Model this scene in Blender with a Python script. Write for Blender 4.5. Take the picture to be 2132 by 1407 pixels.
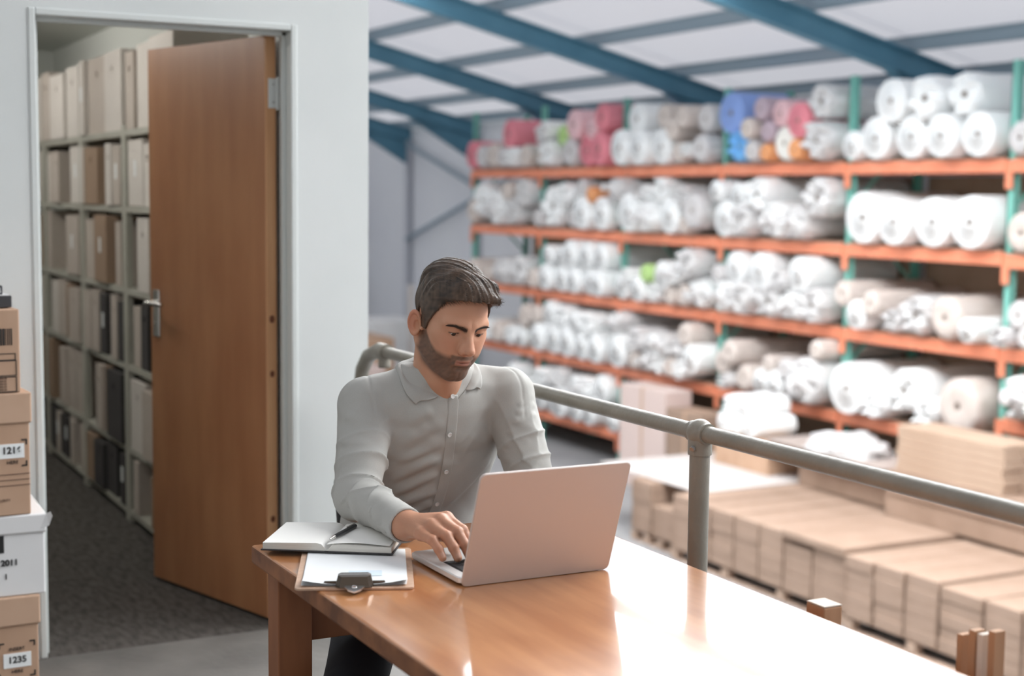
import bpy, bmesh, math, random
import numpy as np
from mathutils import Vector, Matrix, Euler
for o in list(bpy.data.objects): bpy.data.objects.remove(o)
scene = bpy.context.scene
COL = scene.collection
PI = math.pi

# ------------------------------------------------------------------ camera
W, H, F = 2132, 1407, 3100.0
YAW, PIT, ROL = math.radians(27.6), math.radians(5.52), math.radians(0.61)
fw = np.array([-math.cos(YAW)*math.cos(PIT), math.sin(YAW)*math.cos(PIT), -math.sin(PIT)])
rt0 = np.array([math.sin(YAW), math.cos(YAW), 0.0]); up0 = np.cross(rt0, fw)
rt = math.cos(ROL)*rt0 + math.sin(ROL)*up0; up = -math.sin(ROL)*rt0 + math.cos(ROL)*up0
CAMP = np.array([0.0, 0.0, 1.5])
cd = bpy.data.cameras.new('camera'); cam = bpy.data.objects.new('camera', cd); COL.objects.link(cam)
cam.matrix_world = Matrix(((rt[0], up[0], -fw[0], 0), (rt[1], up[1], -fw[1], 0), (rt[2], up[2], -fw[2], 1.5), (0, 0, 0, 1)))
cd.sensor_width = 36; cd.lens = F*36/W; cd.clip_start = .05; cd.clip_end = 200
cd.dof.use_dof = True; cd.dof.focus_distance = 3.25; cd.dof.aperture_fstop = 2.6
scene.camera = cam

def ray(x, y): return fw + rt*((x-W/2)/F) - up*((y-H/2)/F)
def at(x, y, ax, val):                      # photo pixel -> point on the plane coordinate[ax] = val
    d = ray(x, y); return CAMP + d*((val-CAMP[ax])/d[ax])
def atd(x, y, d): return CAMP + ray(x, y)*d

# ------------------------------------------------------------------ light
scene.view_settings.view_transform = 'Standard'; scene.view_settings.look = 'None'
scene.view_settings.gamma = 1; scene.view_settings.use_curve_mapping = False
scene.view_settings.exposure = 0.1
scene.cycles.caustics_reflective = False; scene.cycles.caustics_refractive = False
wd = bpy.data.worlds.new('world'); scene.world = wd; wd.use_nodes = True
bg = wd.node_tree.nodes['Background']; bg.inputs[0].default_value = (.97, .985, 1, 1); bg.inputs[1].default_value = .68
SKYLIGHT = 11.5

# ------------------------------------------------------------------ helpers
MATS = {}
def mat(name, col, rough=.6, metal=0, col2=None, scale=8, bump=0, bscale=40, stretch=(1, 1, 1), coat=0, spec=.5, emit=0, sheen=0, detail=4, trans=0, contrast=(.35, .65), coatr=.1):
    m = bpy.data.materials.new(name); m.use_nodes = True; MATS[name] = m
    nt = m.node_tree; p = nt.nodes['Principled BSDF']
    p.inputs['Base Color'].default_value = (*col, 1); p.inputs['Roughness'].default_value = rough; p.inputs['Metallic'].default_value = metal
    p.inputs['Coat Weight'].default_value = coat; p.inputs['Coat Roughness'].default_value = coatr; p.inputs['Specular IOR Level'].default_value = spec
    if sheen: p.inputs['Sheen Weight'].default_value = sheen
    if emit: p.inputs['Emission Color'].default_value = (*col, 1); p.inputs['Emission Strength'].default_value = emit
    if col2 or bump:
        tc = nt.nodes.new('ShaderNodeTexCoord'); mp = nt.nodes.new('ShaderNodeMapping'); mp.inputs['Scale'].default_value = stretch
        nt.links.new(tc.outputs['Object'], mp.inputs[0])
    if col2:
        n = nt.nodes.new('ShaderNodeTexNoise'); n.inputs['Scale'].default_value = scale; n.inputs['Detail'].default_value = detail
        nt.links.new(mp.outputs[0], n.inputs['Vector'])
        r = nt.nodes.new('ShaderNodeValToRGB'); r.color_ramp.elements[0].position = contrast[0]; r.color_ramp.elements[1].position = contrast[1]
        r.color_ramp.elements[0].color = (*col, 1); r.color_ramp.elements[1].color = (*col2, 1)
        nt.links.new(n.outputs[0], r.inputs[0]); nt.links.new(r.outputs[0], p.inputs['Base Color'])
    if bump:
        n2 = nt.nodes.new('ShaderNodeTexNoise'); n2.inputs['Scale'].default_value = bscale; n2.inputs['Detail'].default_value = 5
        nt.links.new(mp.outputs[0], n2.inputs['Vector'])
        b = nt.nodes.new('ShaderNodeBump'); b.inputs['Strength'].default_value = bump; b.inputs['Distance'].default_value = .01
        nt.links.new(n2.outputs[0], b.inputs['Height']); nt.links.new(b.outputs[0], p.inputs['Normal'])
    return m

def link(name, data, parent=None, m=None, loc=None, rot=None, scale=None):
    o = bpy.data.objects.new(name, data); COL.objects.link(o)
    if parent: o.parent = parent
    if m is not None and data is not None and len(data.materials) == 0: data.materials.append(MATS[m] if isinstance(m, str) else m)
    if loc is not None: o.location = tuple(float(v) for v in loc)
    if rot is not None: o.rotation_euler = rot
    if scale is not None: o.scale = scale
    return o
def tag(o, label, cat, group=None):
    o['label'] = label; o['category'] = cat
    if group: o['group'] = group
    return o
def struct(o, label=None):
    o['kind'] = 'structure'
    if label: o['label'] = label
    return o
def empty(name, loc=(0, 0, 0), rot=(0, 0, 0), parent=None):
    o = bpy.data.objects.new(name, None); COL.objects.link(o); o.location = tuple(float(v) for v in loc); o.rotation_euler = rot; o.empty_display_size = .05
    if parent: o.parent = parent
    return o

class B:
    """collects shapes for ONE mesh"""
    def __init__(s): s.bm = bmesh.new()
    def box(s, lo, hi, bevel=0, M=None, seg=2):
        bm = bmesh.new(); bmesh.ops.create_cube(bm, size=1)
        lo = Vector(lo); hi = Vector(hi)
        bm.transform(Matrix.Translation((lo+hi)/2) @ Matrix.Diagonal((*(hi-lo), 1)))
        if bevel: bmesh.ops.bevel(bm, geom=bm.edges[:], offset=bevel, segments=seg, affect='EDGES', profile=.5)
        if M is not None: bm.transform(M)
        s.add(bm); return s
    def add(s, bm):
        me = bpy.data.meshes.new('t'); bm.to_mesh(me); bm.free(); s.bm.from_mesh(me); bpy.data.meshes.remove(me)
    def cyl(s, p0, p1, r0, r1=None, n=20, caps=True):
        r1 = r0 if r1 is None else r1
        p0 = Vector([float(v) for v in p0]); p1 = Vector([float(v) for v in p1]); d = p1-p0
        bm = bmesh.new(); bmesh.ops.create_cone(bm, cap_ends=caps, segments=n, radius1=r0, radius2=r1, depth=d.length)
        bm.transform(Matrix.Translation((p0+p1)/2) @ d.to_track_quat('Z', 'Y').to_matrix().to_4x4()); s.add(bm); return s
    def sphere(s, c, r, n=20, sc=(1, 1, 1), M=None):
        bm = bmesh.new(); bmesh.ops.create_uvsphere(bm, u_segments=n, v_segments=n//2, radius=r)
        T = Matrix.Translation([float(v) for v in c]) @ (M if M is not None else Matrix.Identity(4)) @ Matrix.Diagonal((*sc, 1))
        bm.transform(T); s.add(bm); return s
    def tube(s, pts, r, n=14, caps=True):
        pts = [Vector([float(v) for v in p]) for p in pts]; rings = []
        rs = r if hasattr(r, '__len__') else [r]*len(pts)
        up_ = Vector((0, 0, 1))
        for i, p in enumerate(pts):
            t = (pts[min(i+1, len(pts)-1)]-pts[max(i-1, 0)]).normalized()
            a = t.cross(up_)
            if a.length < 1e-3: a = t.cross(Vector((0, 1, 0)))
            a.normalize(); b = t.cross(a).normalized(); up_ = a.cross(t).normalized() if abs(t.dot(up_)) < .99 else up_
            rings.append([s.bm.verts.new(p + (a*math.cos(2*PI*k/n)+b*math.sin(2*PI*k/n))*rs[i]) for k in range(n)])
        for A, C in zip(rings, rings[1:]):
            for k in range(n): s.bm.faces.new((A[k], A[(k+1) % n], C[(k+1) % n], C[k]))
        if caps: s.bm.faces.new(rings[0][::-1]); s.bm.faces.new(rings[-1])
        return s
    def lathe(s, prof, n=32, axis='Y', M=None):
        """prof: list of (radius, height along axis)"""
        rings = []; T = M if M is not None else Matrix.Identity(4)
        for r, h in prof:
            if r < 1e-6:
                v = Vector((0, h, 0)) if axis == 'Y' else Vector((0, 0, h)); rings.append([s.bm.verts.new(T@v)])
            else:
                ring = []
                for k in range(n):
                    a = 2*PI*k/n; v = Vector((r*math.cos(a), h, r*math.sin(a))) if axis == 'Y' else Vector((r*math.cos(a), r*math.sin(a), h))
                    ring.append(s.bm.verts.new(T@v))
                rings.append(ring)
        for A, C in zip(rings, rings[1:]):
            for k in range(n):
                k2 = (k+1) % n
                if len(A) == 1 and len(C) == 1: break
                if len(A) == 1: s.bm.faces.new((A[0], C[k2], C[k]))
                elif len(C) == 1: s.bm.faces.new((A[k], A[k2], C[0]))
                else: s.bm.faces.new((A[k], A[k2], C[k2], C[k]))
        return s
    def poly(s, pts, faces):
        vs = [s.bm.verts.new([float(c) for c in p]) for p in pts]
        for f_ in faces: s.bm.faces.new([vs[i] for i in f_])
        return s
    def mesh(s, name, smooth=False, angle=None):
        bmesh.ops.recalc_face_normals(s.bm, faces=s.bm.faces[:])
        me = bpy.data.meshes.new(name); s.bm.to_mesh(me); s.bm.free()
        if smooth:
            me.polygons.foreach_set('use_smooth', [True]*len(me.polygons))
            if angle:
                me.set_sharp_from_angle(angle=math.radians(angle))
        return me
    def build(s, name, m, parent=None, smooth=False, angle=None, loc=None, rot=None, scale=None):
        return link(name, s.mesh(name, smooth, angle), parent, m, loc, rot, scale)

def copy_tree(o, parent=None):
    c = o.copy(); COL.objects.link(c); c.parent = parent
    for ch in o.children: copy_tree(ch, c)
    return c
def text(name, body, size, parent, m, Mx, extrude=.0004, bold=0):
    cu = bpy.data.curves.new('t', 'FONT'); cu.body = body; cu.size = size; cu.extrude = extrude; cu.offset = bold; cu.align_x = 'CENTER'; cu.align_y = 'CENTER'
    t = bpy.data.objects.new('t', cu); COL.objects.link(t)
    me = bpy.data.meshes.new_from_object(t); bpy.data.objects.remove(t); bpy.data.curves.remove(cu)
    me.name = name; me.transform(Mx)
    return link(name, me, parent, m)

# ------------------------------------------------------------------ materials
mat('wall_paint', (.66, .69, .68), .75, col2=(.71, .735, .725), scale=2, bump=.03, bscale=60)
mat('room_paint', (.72, .74, .70), .8)
mat('frame_paint', (.66, .69, .675), .5)
mat('shed_wall', (.82, .83, .87), .8, col2=(.86, .87, .90), scale=.6)
mat('roof_white', (.80, .79, .80), .85, col2=(.86, .85, .86), scale=.8)
mat('roof_blue', (.075, .21, .30), .5, col2=(.095, .25, .35), scale=2)
mat('purlin_blue', (.28, .36, .42), .55)
mat('column_grey', (.62, .63, .68), .6)
mat('skylight', (1, 1, 1), .5, emit=SKYLIGHT)
_m = MATS['roof_white']; _nt = _m.node_tree; _p = _nt.nodes['Principled BSDF']; _t = _nt.nodes.new('ShaderNodeBsdfTranslucent'); _t.inputs[0].default_value = (.97, .97, 1, 1)
_x = _nt.nodes.new('ShaderNodeMixShader'); _x.inputs[0].default_value = .88; _nt.links.new(_p.outputs[0], _x.inputs[1]); _nt.links.new(_t.outputs[0], _x.inputs[2]); _nt.links.new(_x.outputs[0], _nt.nodes['Material Output'].inputs[0])
mat('concrete', (.10, .094, .086), .65, col2=(.155, .145, .133), scale=3, bump=.25, bscale=30, detail=8)
mat('carpet', (.045, .039, .034), .95, col2=(.10, .088, .078), scale=14, bump=.5, bscale=90, stretch=(1, 3, 1), detail=8)
mat('shed_floor', (.24, .24, .245), .7, col2=(.31, .31, .315), scale=1)
mat('door_wood', (.36, .150, .066), .42, col2=(.43, .20, .092), scale=3, stretch=(3, 3, .6), coat=.35, coatr=.25)
mat('stile_wood', (.66, .37, .19), .5, col2=(.56, .29, .14), scale=4, stretch=(6, 6, .5))
mat('knot', (.16, .05, .02), .6)
mat('chrome', (.72, .70, .68), .22, 1)
mat('steel', (.42, .42, .41), .45, 1)
mat('table_wood', (.42, .155, .052), .28, col2=(.60, .27, .11), scale=3.2, stretch=(.8, 5, 5), coat=1.0, coatr=.07, bump=.02, bscale=50, detail=6)
mat('table_edge', (.15, .056, .024), .55, col2=(.34, .135, .055), scale=14, detail=6)
mat('leg_wood', (.25, .092, .037), .55, col2=(.33, .125, .05), scale=5, stretch=(4, 4, .7))
mat('rail_paint', (.22, .205, .17), .42, col2=(.275, .255, .215), scale=9, bump=.15, bscale=60)
mat('aluminium', (.70, .64, .61), .68, .7)
mat('alu_light', (.80, .80, .79), .35, .6)
mat('key_black', (.012, .012, .014), .5)
mat('rubber', (.02, .02, .02), .7)
mat('page', (.93, .92, .88), .8)
mat('page_edge', (.74, .72, .66), .85, col2=(.60, .58, .53), scale=160, stretch=(.05, .05, 8))
mat('cover', (.035, .032, .035), .45)
mat('paper', (.84, .86, .87), .7)
mat('chart', (.66, .76, .84), .7)
mat('clipboard', (.62, .42, .30), .55, col2=(.54, .35, .24), scale=60)
mat('clip_bronze', (.11, .085, .065), .28, .85)
mat('clip_steel', (.80, .80, .80), .2, .9)
mat('pen_dark', (.03, .03, .035), .25, .3)
mat('carton', (.47, .30, .20), .8, col2=(.53, .35, .24), scale=4)
mat('carton_lid', (.55, .37, .26), .8, col2=(.50, .33, .225), scale=5)
mat('white_carton', (.78, .78, .78), .75, col2=(.83, .83, .83), scale=3)
mat('print', (.02, .02, .02), .8)
mat('print_brown', (.12, .07, .05), .8)
mat('sticker', (.88, .90, .90), .6)
mat('white_print', (.8, .8, .8), .6)
mat('black_case', (.045, .045, .05), .5)
mat('shelf_metal', (.40, .39, .33), .5, col2=(.46, .45, .39), scale=4)
mat('file_grey', (.49, .425, .37), .85, col2=(.55, .485, .43), scale=5)
mat('file_light', (.65, .60, .55), .85, col2=(.70, .65, .60), scale=5)
mat('file_brown', (.32, .22, .15), .85)
mat('file_dark', (.05, .045, .045), .7)
mat('rack_orange', (.78, .25, .135), .5, col2=(.84, .30, .175), scale=3)
mat('rack_green', (.18, .50, .42), .5, col2=(.23, .56, .48), scale=3)
mat('deck', (.40, .27, .19), .8, col2=(.50, .36, .27), scale=3)
mat('added_back_panel', (.34, .235, .165), .9, col2=(.42, .30, .22), scale=2)
mat('foam_white', (.88, .89, .89), .85)
mat('foam_grey', (.56, .54, .54), .85, col2=(.62, .60, .60), scale=5)
mat('foam_beige', (.60, .52, .47), .85, col2=(.66, .59, .55), scale=5)
mat('foam_pink', (.80, .26, .31), .85)
mat('foam_palepink', (.84, .55, .58), .85)
mat('foam_blue', (.27, .40, .78), .85)
mat('wrap_lightblue', (.20, .52, .92), .5)
mat('foam_orange', (.80, .36, .16), .85)
mat('foam_green', (.45, .66, .25), .85)
mat('foam_mauve', (.50, .40, .46), .85)
mat('foam_cream', (.84, .82, .76), .85)
mat('plastic_wrap', (.76, .755, .76), .35, col2=(.58, .565, .56), scale=3)
mat('core', (.30, .24, .20), .9)
mat('board', (.30, .205, .15), .85, col2=(.35, .245, .185), scale=3)
mat('board_top', (.38, .315, .285), .8, col2=(.43, .365, .335), scale=2)
mat('sheet_white', (.58, .54, .52), .8)
mat('pallet_wood', (.40, .28, .21), .85, col2=(.48, .35, .27), scale=6)
mat('plank', (.44, .31, .225), .75, col2=(.50, .37, .28), scale=4, stretch=(.4, 4, 4))
mat('pink_carton', (.66, .53, .49), .85)
mat('timber', (.36, .19, .10), .7, col2=(.44, .25, .14), scale=6, stretch=(4, 4, .5))
mat('timber_end', (.62, .55, .48), .8)
mat('strap_black', (.04, .04, .045), .6)
mat('lamp_white', (1, .97, .92), .5, emit=54)
mat('chair_black', (.012, .012, .014), .6)

# ------------------------------------------------------------------ setting: mezzanine, office box
WX, WY = -4.82, 1.953
ZF = -2.55                                   # warehouse floor
struct(B().box((WX, -14, -.18), (14, WY, 0)).build('floor', 'concrete'), 'grey concrete mezzanine floor')
struct(B().box((-10.2, -2.6, -.18), (WX, WY, 0)).build('floor_storage', 'carpet'), 'dark rough floor of the storage room')
struct(B().box((-60, WY-.02, ZF-.2), (14, 14, ZF)).build('floor_warehouse', 'shed_floor'), 'pale concrete floor of the warehouse below')
fy0, fy1, fz = .848, 1.673, 2.035            # door frame, clear opening
struct(B().box((WX-.15, -2.6, 0), (WX, fy0-.022, 2.62)).box((WX-.15, fy1+.022, 0), (WX, WY, 2.62)).box((WX-.15, fy0-.022, fz+.022), (WX, fy1+.022, 2.62)).build('wall_front', 'wall_paint'), 'white painted wall with the door opening')
struct(B().box((-10.2, WY-.05, 0), (WX-.15, WY, 2.62)).build('wall_right', 'room_paint'), 'white side wall behind the shelving')
struct(B().box((-10.25, -2.6, 0), (-10.2, WY, 2.62)).build('wall_back', 'room_paint'), 'back wall of the storage room')
struct(B().box((-10.2, -2.65, 0), (WX, -2.6, 2.62)).build('wall_left', 'room_paint'), 'left wall of the storage room')
struct(B().box((-10.2, -2.6, 2.40), (WX-.15, WY-.05, 2.46)).build('ceiling_storage', 'room_paint'), 'white storage room ceiling')
# frame
fr = struct(B().box((WX-.17, fy0-.022, 0), (WX+.005, fy0, fz+.022), .004).box((WX-.17, fy1, 0), (WX+.005, fy1+.022, fz+.022), .004).box((WX-.17, fy0, fz), (WX+.005, fy1, fz+.022), .004).build('trim_1', 'frame_paint'), 'pale grey metal door frame')
B().box((WX-.075, fy0, 0), (WX-.05, fy0+.014, fz), .002).box((WX-.075, fy1-.014, 0), (WX-.05, fy1, fz), .002).box((WX-.075, fy0, fz-.014), (WX-.05, fy1, fz), .002).build('door_stop', 'frame_paint', fr)
# storage-room lamps on its ceiling
for k, lx in enumerate((-6.3, -8.2)):
    lp = empty('ceiling_lamp_offscreen', (lx, .55, 2.40)); tag(lp, 'slim white tube lamp on the storage room ceiling'+(' near the door' if k == 0 else ' near the back wall'), 'lamp')
    B().box((-.6, -.05, -.04), (.6, .05, 0), .006).build('housing', 'frame_paint', lp)
    B().cyl((-.57, 0, -.06), (.57, 0, -.06), .018).build('tube_offscreen', 'lamp_white', lp, True, 40)

# door
A0 = np.array((-4.915, 1.613)); B0 = np.array((-5.652, 1.400)); dv = (B0-A0)/np.linalg.norm(B0-A0)
dw = float(np.linalg.norm(B0-A0)); dang = math.atan2(dv[1], dv[0])
dr = struct(empty('door_1', (A0[0], A0[1], .012), (0, 0, dang)), 'open brown varnished door')   # local x: hinge -> free edge, local y<0 is away from the viewer
TH = .042
B().box((0.0, -TH, 0), (dw, 0, 2.012), .0015).build('panel', 'door_wood', dr)
st = B().box((-.006, -TH+.001, 0.001), (0.0, -.001, 2.011)).build('edge_strip', 'stile_wood', dr); st['label'] = 'pale pine hinge edge'
for z, s_ in ((.86, .012), (1.05, .014), (.35, .012)):
    B().sphere((-.006, -.022, z), s_, 12, (.12, .8, 1)).build('knot', 'knot', st)
for z in (1.82, .22):
    hg = B().box((-.009, -TH+.001, z-.05), (-.006, -.010, z+.05), .001).cyl((-.011, -TH-.004, z-.055), (-.011, -TH-.004, z+.055), .006, n=12).build('hinge', 'frame_paint', dr)
    B().cyl((-.0095, -.030, z+.03), (-.0085, -.030, z+.03), .004, n=8).cyl((-.0095, -.030, z-.03), (-.0085, -.030, z-.03), .004, n=8).build('screw', 'steel', hg)
hx = dw-.048; hz = 1.045
hd = B().box((hx-.022, 0, hz-.11), (hx+.022, .008, hz+.07), .004).build('handle_plate', 'chrome', dr); hd['label'] = 'chrome handle plate'
B().cyl((hx, .004, hz+.02), (hx, .05, hz+.02), .009, n=14).tube([(hx, .048, hz+.02), (hx-.02, .052, hz+.021), (hx-.06, .053, hz+.021), (hx-.115, .048, hz+.019)], [.010, .010, .009, .007]).build('lever', 'chrome', hd, True, 50)
B().cyl((hx, .008, hz-.06), (hx, .010, hz-.06), .009, n=14).build('lock_cylinder', 'steel', hd)
hd2 = B().box((hx-.022, -TH-.008, hz-.11), (hx+.022, -TH, hz+.07), .004).cyl((hx, -TH-.05, hz+.02), (hx, -TH, hz+.02), .009, n=14).tube([(hx, -TH-.048, hz+.02), (hx-.06, -TH-.053, hz+.021), (hx-.115, -TH-.048, hz+.019)], .009).build('handle_plate', 'chrome', dr, True, 40)
B().box((dw, -TH+.012, hz-.12), (dw+.002, -.012, hz+.08), .0005).build('latch_plate', 'steel', dr)

# ------------------------------------------------------------------ warehouse shell
RT, EY, EZ = .24, 13.7, 2.9                  # roof slope, eave
def rz(y): return EZ+(EY-y)*RT
struct(B().box((-34, EY, ZF), (6, EY+.15, EZ+.05)).build('wall_side', 'shed_wall'), 'white side wall of the warehouse')
gb = struct(B().poly([(-34, 1.0, ZF), (-34, EY, ZF), (-34, EY, rz(EY)), (-34, -4, rz(-4)), (-34, -4, ZF)], [(0, 1, 2, 3, 4)]).build('wall_gable', 'shed_wall'), 'white end wall of the warehouse')
for z, h in ((.55, .14), (-1.0, .10)):
    B().box((-33.98, 2, z), (-33.85, EY, z+h)).build('girt', 'column_grey', gb)
rd = empty('door_2', (-33.8, 12.3, ZF)); struct(rd, 'grey shutter door in the end wall')
for k in range(9): B().box((-.05, -.9, .02+k*.22), (.02, .9, .22+k*.22), .01).build('slat', 'column_grey', rd)
B().box((-.06, -1.0, 0), (.05, -.9, 2.1)).box((-.06, .9, 0), (.05, 1.0, 2.1)).box((-.06, -1, 2.0), (.05, 1, 2.12)).build('surround', 'column_grey', rd)
roof = struct(empty('ceiling', (0, 0, 0)), 'white panelled warehouse roof on blue steel')
RAF = [-36.5, -31.2, -27.7, -23.0, -18.45, -13.7, -9.0, -4.3, .4, 5.0]
PUR = [13.6, 12.45, 10.92, 9.38, 7.85, 6.3, 4.75, 3.2, 1.65, .1, -1.45, -3.0]
nsk = 0
sl = math.atan(RT)
for i in range(len(RAF)-1):
    for j in range(len(PUR)-1):
        x0, x1, y0, y1 = RAF[i]+.01, RAF[i+1]-.01, PUR[j+1]+.01, PUR[j]-.01
        sky = (j in (4, 5) and i in (4, 5, 6, 7)) or (j == 3 and i in (5, 6, 7)) or (i == 3 and j == 5)
        b = B(); zo = .20
        b.poly([(x0, y0, rz(y0)+zo), (x1, y0, rz(y0)+zo), (x1, y1, rz(y1)+zo), (x0, y1, rz(y1)+zo),
                (x0, y0, rz(y0)+zo+.05), (x1, y0, rz(y0)+zo+.05), (x1, y1, rz(y1)+zo+.05), (x0, y1, rz(y1)+zo+.05)],
               [(0, 1, 2, 3), (4, 7, 6, 5), (0, 4, 5, 1), (1, 5, 6, 2), (2, 6, 7, 3), (3, 7, 4, 0)])
        if sky:
            nsk += 1; struct(b.build('window_%d_offscreen' % nsk, 'skylight'), 'translucent skylight sheet in the roof')
        else: b.build('roof_panel', 'roof_white', roof)
for y in PUR:
    bb = B()
    bb.box((-36.5, y-.035, rz(y)+.03), (5, y+.035, rz(y)+.045)).box((-36.5, y-.008, rz(y)+.03), (5, y+.008, rz(y)+.21)).box((-36.5, y-.035, rz(y)+.195), (5, y+.035, rz(y)+.21))
    bb.build('purlin', 'purlin_blue', roof)
def ibeam(X, dep, fl, y0, y1):
    b = B()
    for (a, c, h0, h1) in ((-fl/2, fl/2, 0, .02), (-.008, .008, 0, dep), (-fl/2, fl/2, dep-.02, dep)):
        b.poly([(X+a, y0, rz(y0)-dep+h0+.03), (X+c, y0, rz(y0)-dep+h0+.03), (X+c, y1, rz(y1)-dep+h0+.03), (X+a, y1, rz(y1)-dep+h0+.03),
                (X+a, y0, rz(y0)-dep+h1+.03), (X+c, y0, rz(y0)-dep+h1+.03), (X+c, y1, rz(y1)-dep+h1+.03), (X+a, y1, rz(y1)-dep+h1+.03)],
               [(0, 1, 2, 3), (4, 7, 6, 5), (0, 4, 5, 1), (1, 5, 6, 2), (2, 6, 7, 3), (3, 7, 4, 0)])
    return b
for X in RAF:
    b = ibeam(X, .30, .17, -4, EY-.02)
    # haunch at the eave
    y0, y1 = EY-1.6, EY-.14
    b.poly([(X-.01, y0, rz(y0)-.27), (X+.01, y0, rz(y0)-.27), (X+.01, y1, rz(y1)-.27), (X-.01, y1, rz(y1)-.27), (X-.01, y1, rz(y1)-.75), (X+.01, y1, rz(y1)-.75)], [(0, 1, 2, 3), (0, 3, 4), (1, 5, 2), (2, 5, 4, 3), (0, 4, 5, 1)])
    b.poly([(X-.085, y0, rz(y0)-.27), (X+.085, y0, rz(y0)-.27), (X+.085, y1, rz(y1)-.77), (X-.085, y1, rz(y1)-.77)], [(0, 1, 2, 3)])
    b.build('rafter', 'roof_blue', roof)
    if X > -33:
        struct(B().box((X-.1, EY-.14, ZF), (X+.1, EY-.12, EZ-.2)).box((X-.01, EY-.14, ZF), (X+.01, EY, EZ-.2)).box((X-.1, EY-.02, ZF), (X+.1, EY, EZ-.2)).build('column', 'column_grey'), 'pale steel column on the side wall')
bz = struct(empty('wall_bracing', (0, EY-.18, 0)), 'crossed steel bracing on the side wall')
for (p, q) in (((-31.1, 0, 2.6), (-23.1, 0, .45)), ((-31.1, 0, .45), (-23.1, 0, 2.6))):
    B().cyl(p, q, .045, n=8).build('brace', 'purlin_blue', bz)
# shade: the lower side of the shed behind the near eave stays open to daylight

# ------------------------------------------------------------------ handrail
RY, RZ = 1.86, .985
rl = empty('handrail', (-2.7, RY, 0)); tag(rl, 'olive grey tube handrail along the mezzanine edge', 'handrail')
px0 = float(at(1458, 900, 1, RY)[0])+2.7
def L(x, y, z): return (x, y, z)
B().cyl(L(-1.755, 0, RZ), L(3.6, 0, RZ), .0185, n=24).build('top_rail', 'rail_paint', rl, True, 40)
el = B().tube([(-1.755, 0, RZ), (-1.815, 0, RZ-.004), (-1.885, 0, RZ-.025), (-1.94, 0, RZ-.075), (-1.96, 0, RZ-.14), (-1.96, 0, RZ-.25)], .024, 20).build('elbow', 'rail_paint', rl, True, 60)
B().cyl((-1.96, 0, 0), (-1.96, 0, RZ-.22), .0215, n=20).cyl((-1.96, 0, 0), (-1.96, 0, .008), .05, n=20).build('post', 'rail_paint', rl, True, 40)
B().cyl((-1.795, 0, RZ), (-1.735, 0, RZ), .0275, n=20).build('collar', 'rail_paint', rl, True, 40)
B().cyl((-1.75, 0, RZ-.05), (-1.75, 0, RZ), .02, n=16).cyl((-1.75, 0, RZ-.05), (-1.75, 0, RZ-.045), .02, n=16).build('set_lug', 'rail_paint', rl, True, 40)
for k, xx in enumerate((px0, px0+2.1)):
    B().cyl((xx, 0, 0), (xx, 0, RZ-.03), .0225, n=24).cyl((xx, 0, 0), (xx, 0, .008), .055, n=24).build('post', 'rail_paint', rl, True, 40)
    ft = B().sphere((xx, 0, RZ), .0305, 28).cyl((xx, 0, RZ-.048), (xx, 0, RZ-.01), .0265, n=24).cyl((xx-.03, 0, RZ), (xx+.03, 0, RZ), .0235, n=24).build('ball_fitting', 'rail_paint', rl, True, 50)
    B().cyl((xx+.012, -.026, RZ-.03), (xx+.014, -.031, RZ-.033), .006, n=6).build('grub_screw', 'steel', ft)

# ------------------------------------------------------------------ pallet rack
RKY, RKD = 11.75, 1.10
UPX = [-24.0+2.53*k for k in range(7)]       # ... -11.35, -8.82
LV = [1.85, .885, -.11, -1.12, -2.10]
rk = empty('pallet_rack', (UPX[3], RKY, ZF)); tag(rk, 'long pallet rack with green uprights and orange beams', 'rack')
def rp(x, y, z): return (x-UPX[3], y-RKY, z-ZF)
up_me = B().box((-.05, 0, 0), (.05, .012, 5.48)).box((-.05, 0, 0), (-.038, .07, 5.48)).box((.038, 0, 0), (.05, .07, 5.48)).box((-.08, -.03, 0), (.08, .1, .01)).mesh('upright')
dk_me = None
for X in UPX:
    link('upright', up_me, rk, 'rack_green', rp(X, RKY, ZF)); link('upright', up_me, rk, 'rack_green', rp(X, RKY+RKD, ZF), (0, 0, PI))
    b = B(); zz = [ZF+.15+k*.95 for k in range(6)]
    for k in range(5):
        p, q = ((RKY+.05, RKY+RKD-.05) if k % 2 == 0 else (RKY+RKD-.05, RKY+.05))
        b.cyl(rp(X, p, zz[k]), rp(X, q, zz[k+1]), .022, n=6)
    b.build('frame_brace', 'rack_green', rk)
bl = UPX[1]-UPX[0]
bm_me = B().box((.04, -.03, -.075), (bl-.04, .03, .065), .012).box((-.048, -.012, -.24), (.05, 0.0, .05)).box((bl-.05, -.012, -.24), (bl+.048, 0.0, .05)).mesh('beam')
bmr_me = B().box((.05, -.03, -.07), (bl-.05, .03, .07), .012).mesh('beam_rear')
dp_me = B().box((.06, -.03, 0), (bl-.06, RKD+.03, .022)).mesh('deck_panel')
bk_me = B().box((.05, -.01, 0), (bl-.05, .01, .78)).mesh('added_back_panel')  # boards added across the rear to keep the gaps behind the rolls dark
def levels(i):
    lv = list(LV)
    if i in (3, 4): lv = LV[:4]
    if i == 5: lv = [1.85, .86, -.11, -.85, -2.10]
    return lv
for i in range(6):
    for k, z in enumerate(levels(i)):
        link('beam', bm_me, rk, 'rack_orange', rp(UPX[i], RKY-.031, z)); link('beam', bmr_me, rk, 'rack_orange', rp(UPX[i], RKY+RKD+.031, z))
        link('deck_board', dp_me, rk, 'deck', rp(UPX[i], RKY, z+.066))
        if k >= 1: link('added_back_board', bk_me, rk, 'added_back_panel', rp(UPX[i], RKY+RKD+.09, z+.10))
    link('added_back_board', B().box((.05, -.01, 0), (bl-.05, .01, 1.2)).mesh('added_back_board'), rk, 'added_back_panel', rp(UPX[i], RKY+RKD+.09, ZF+.02))

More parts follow.
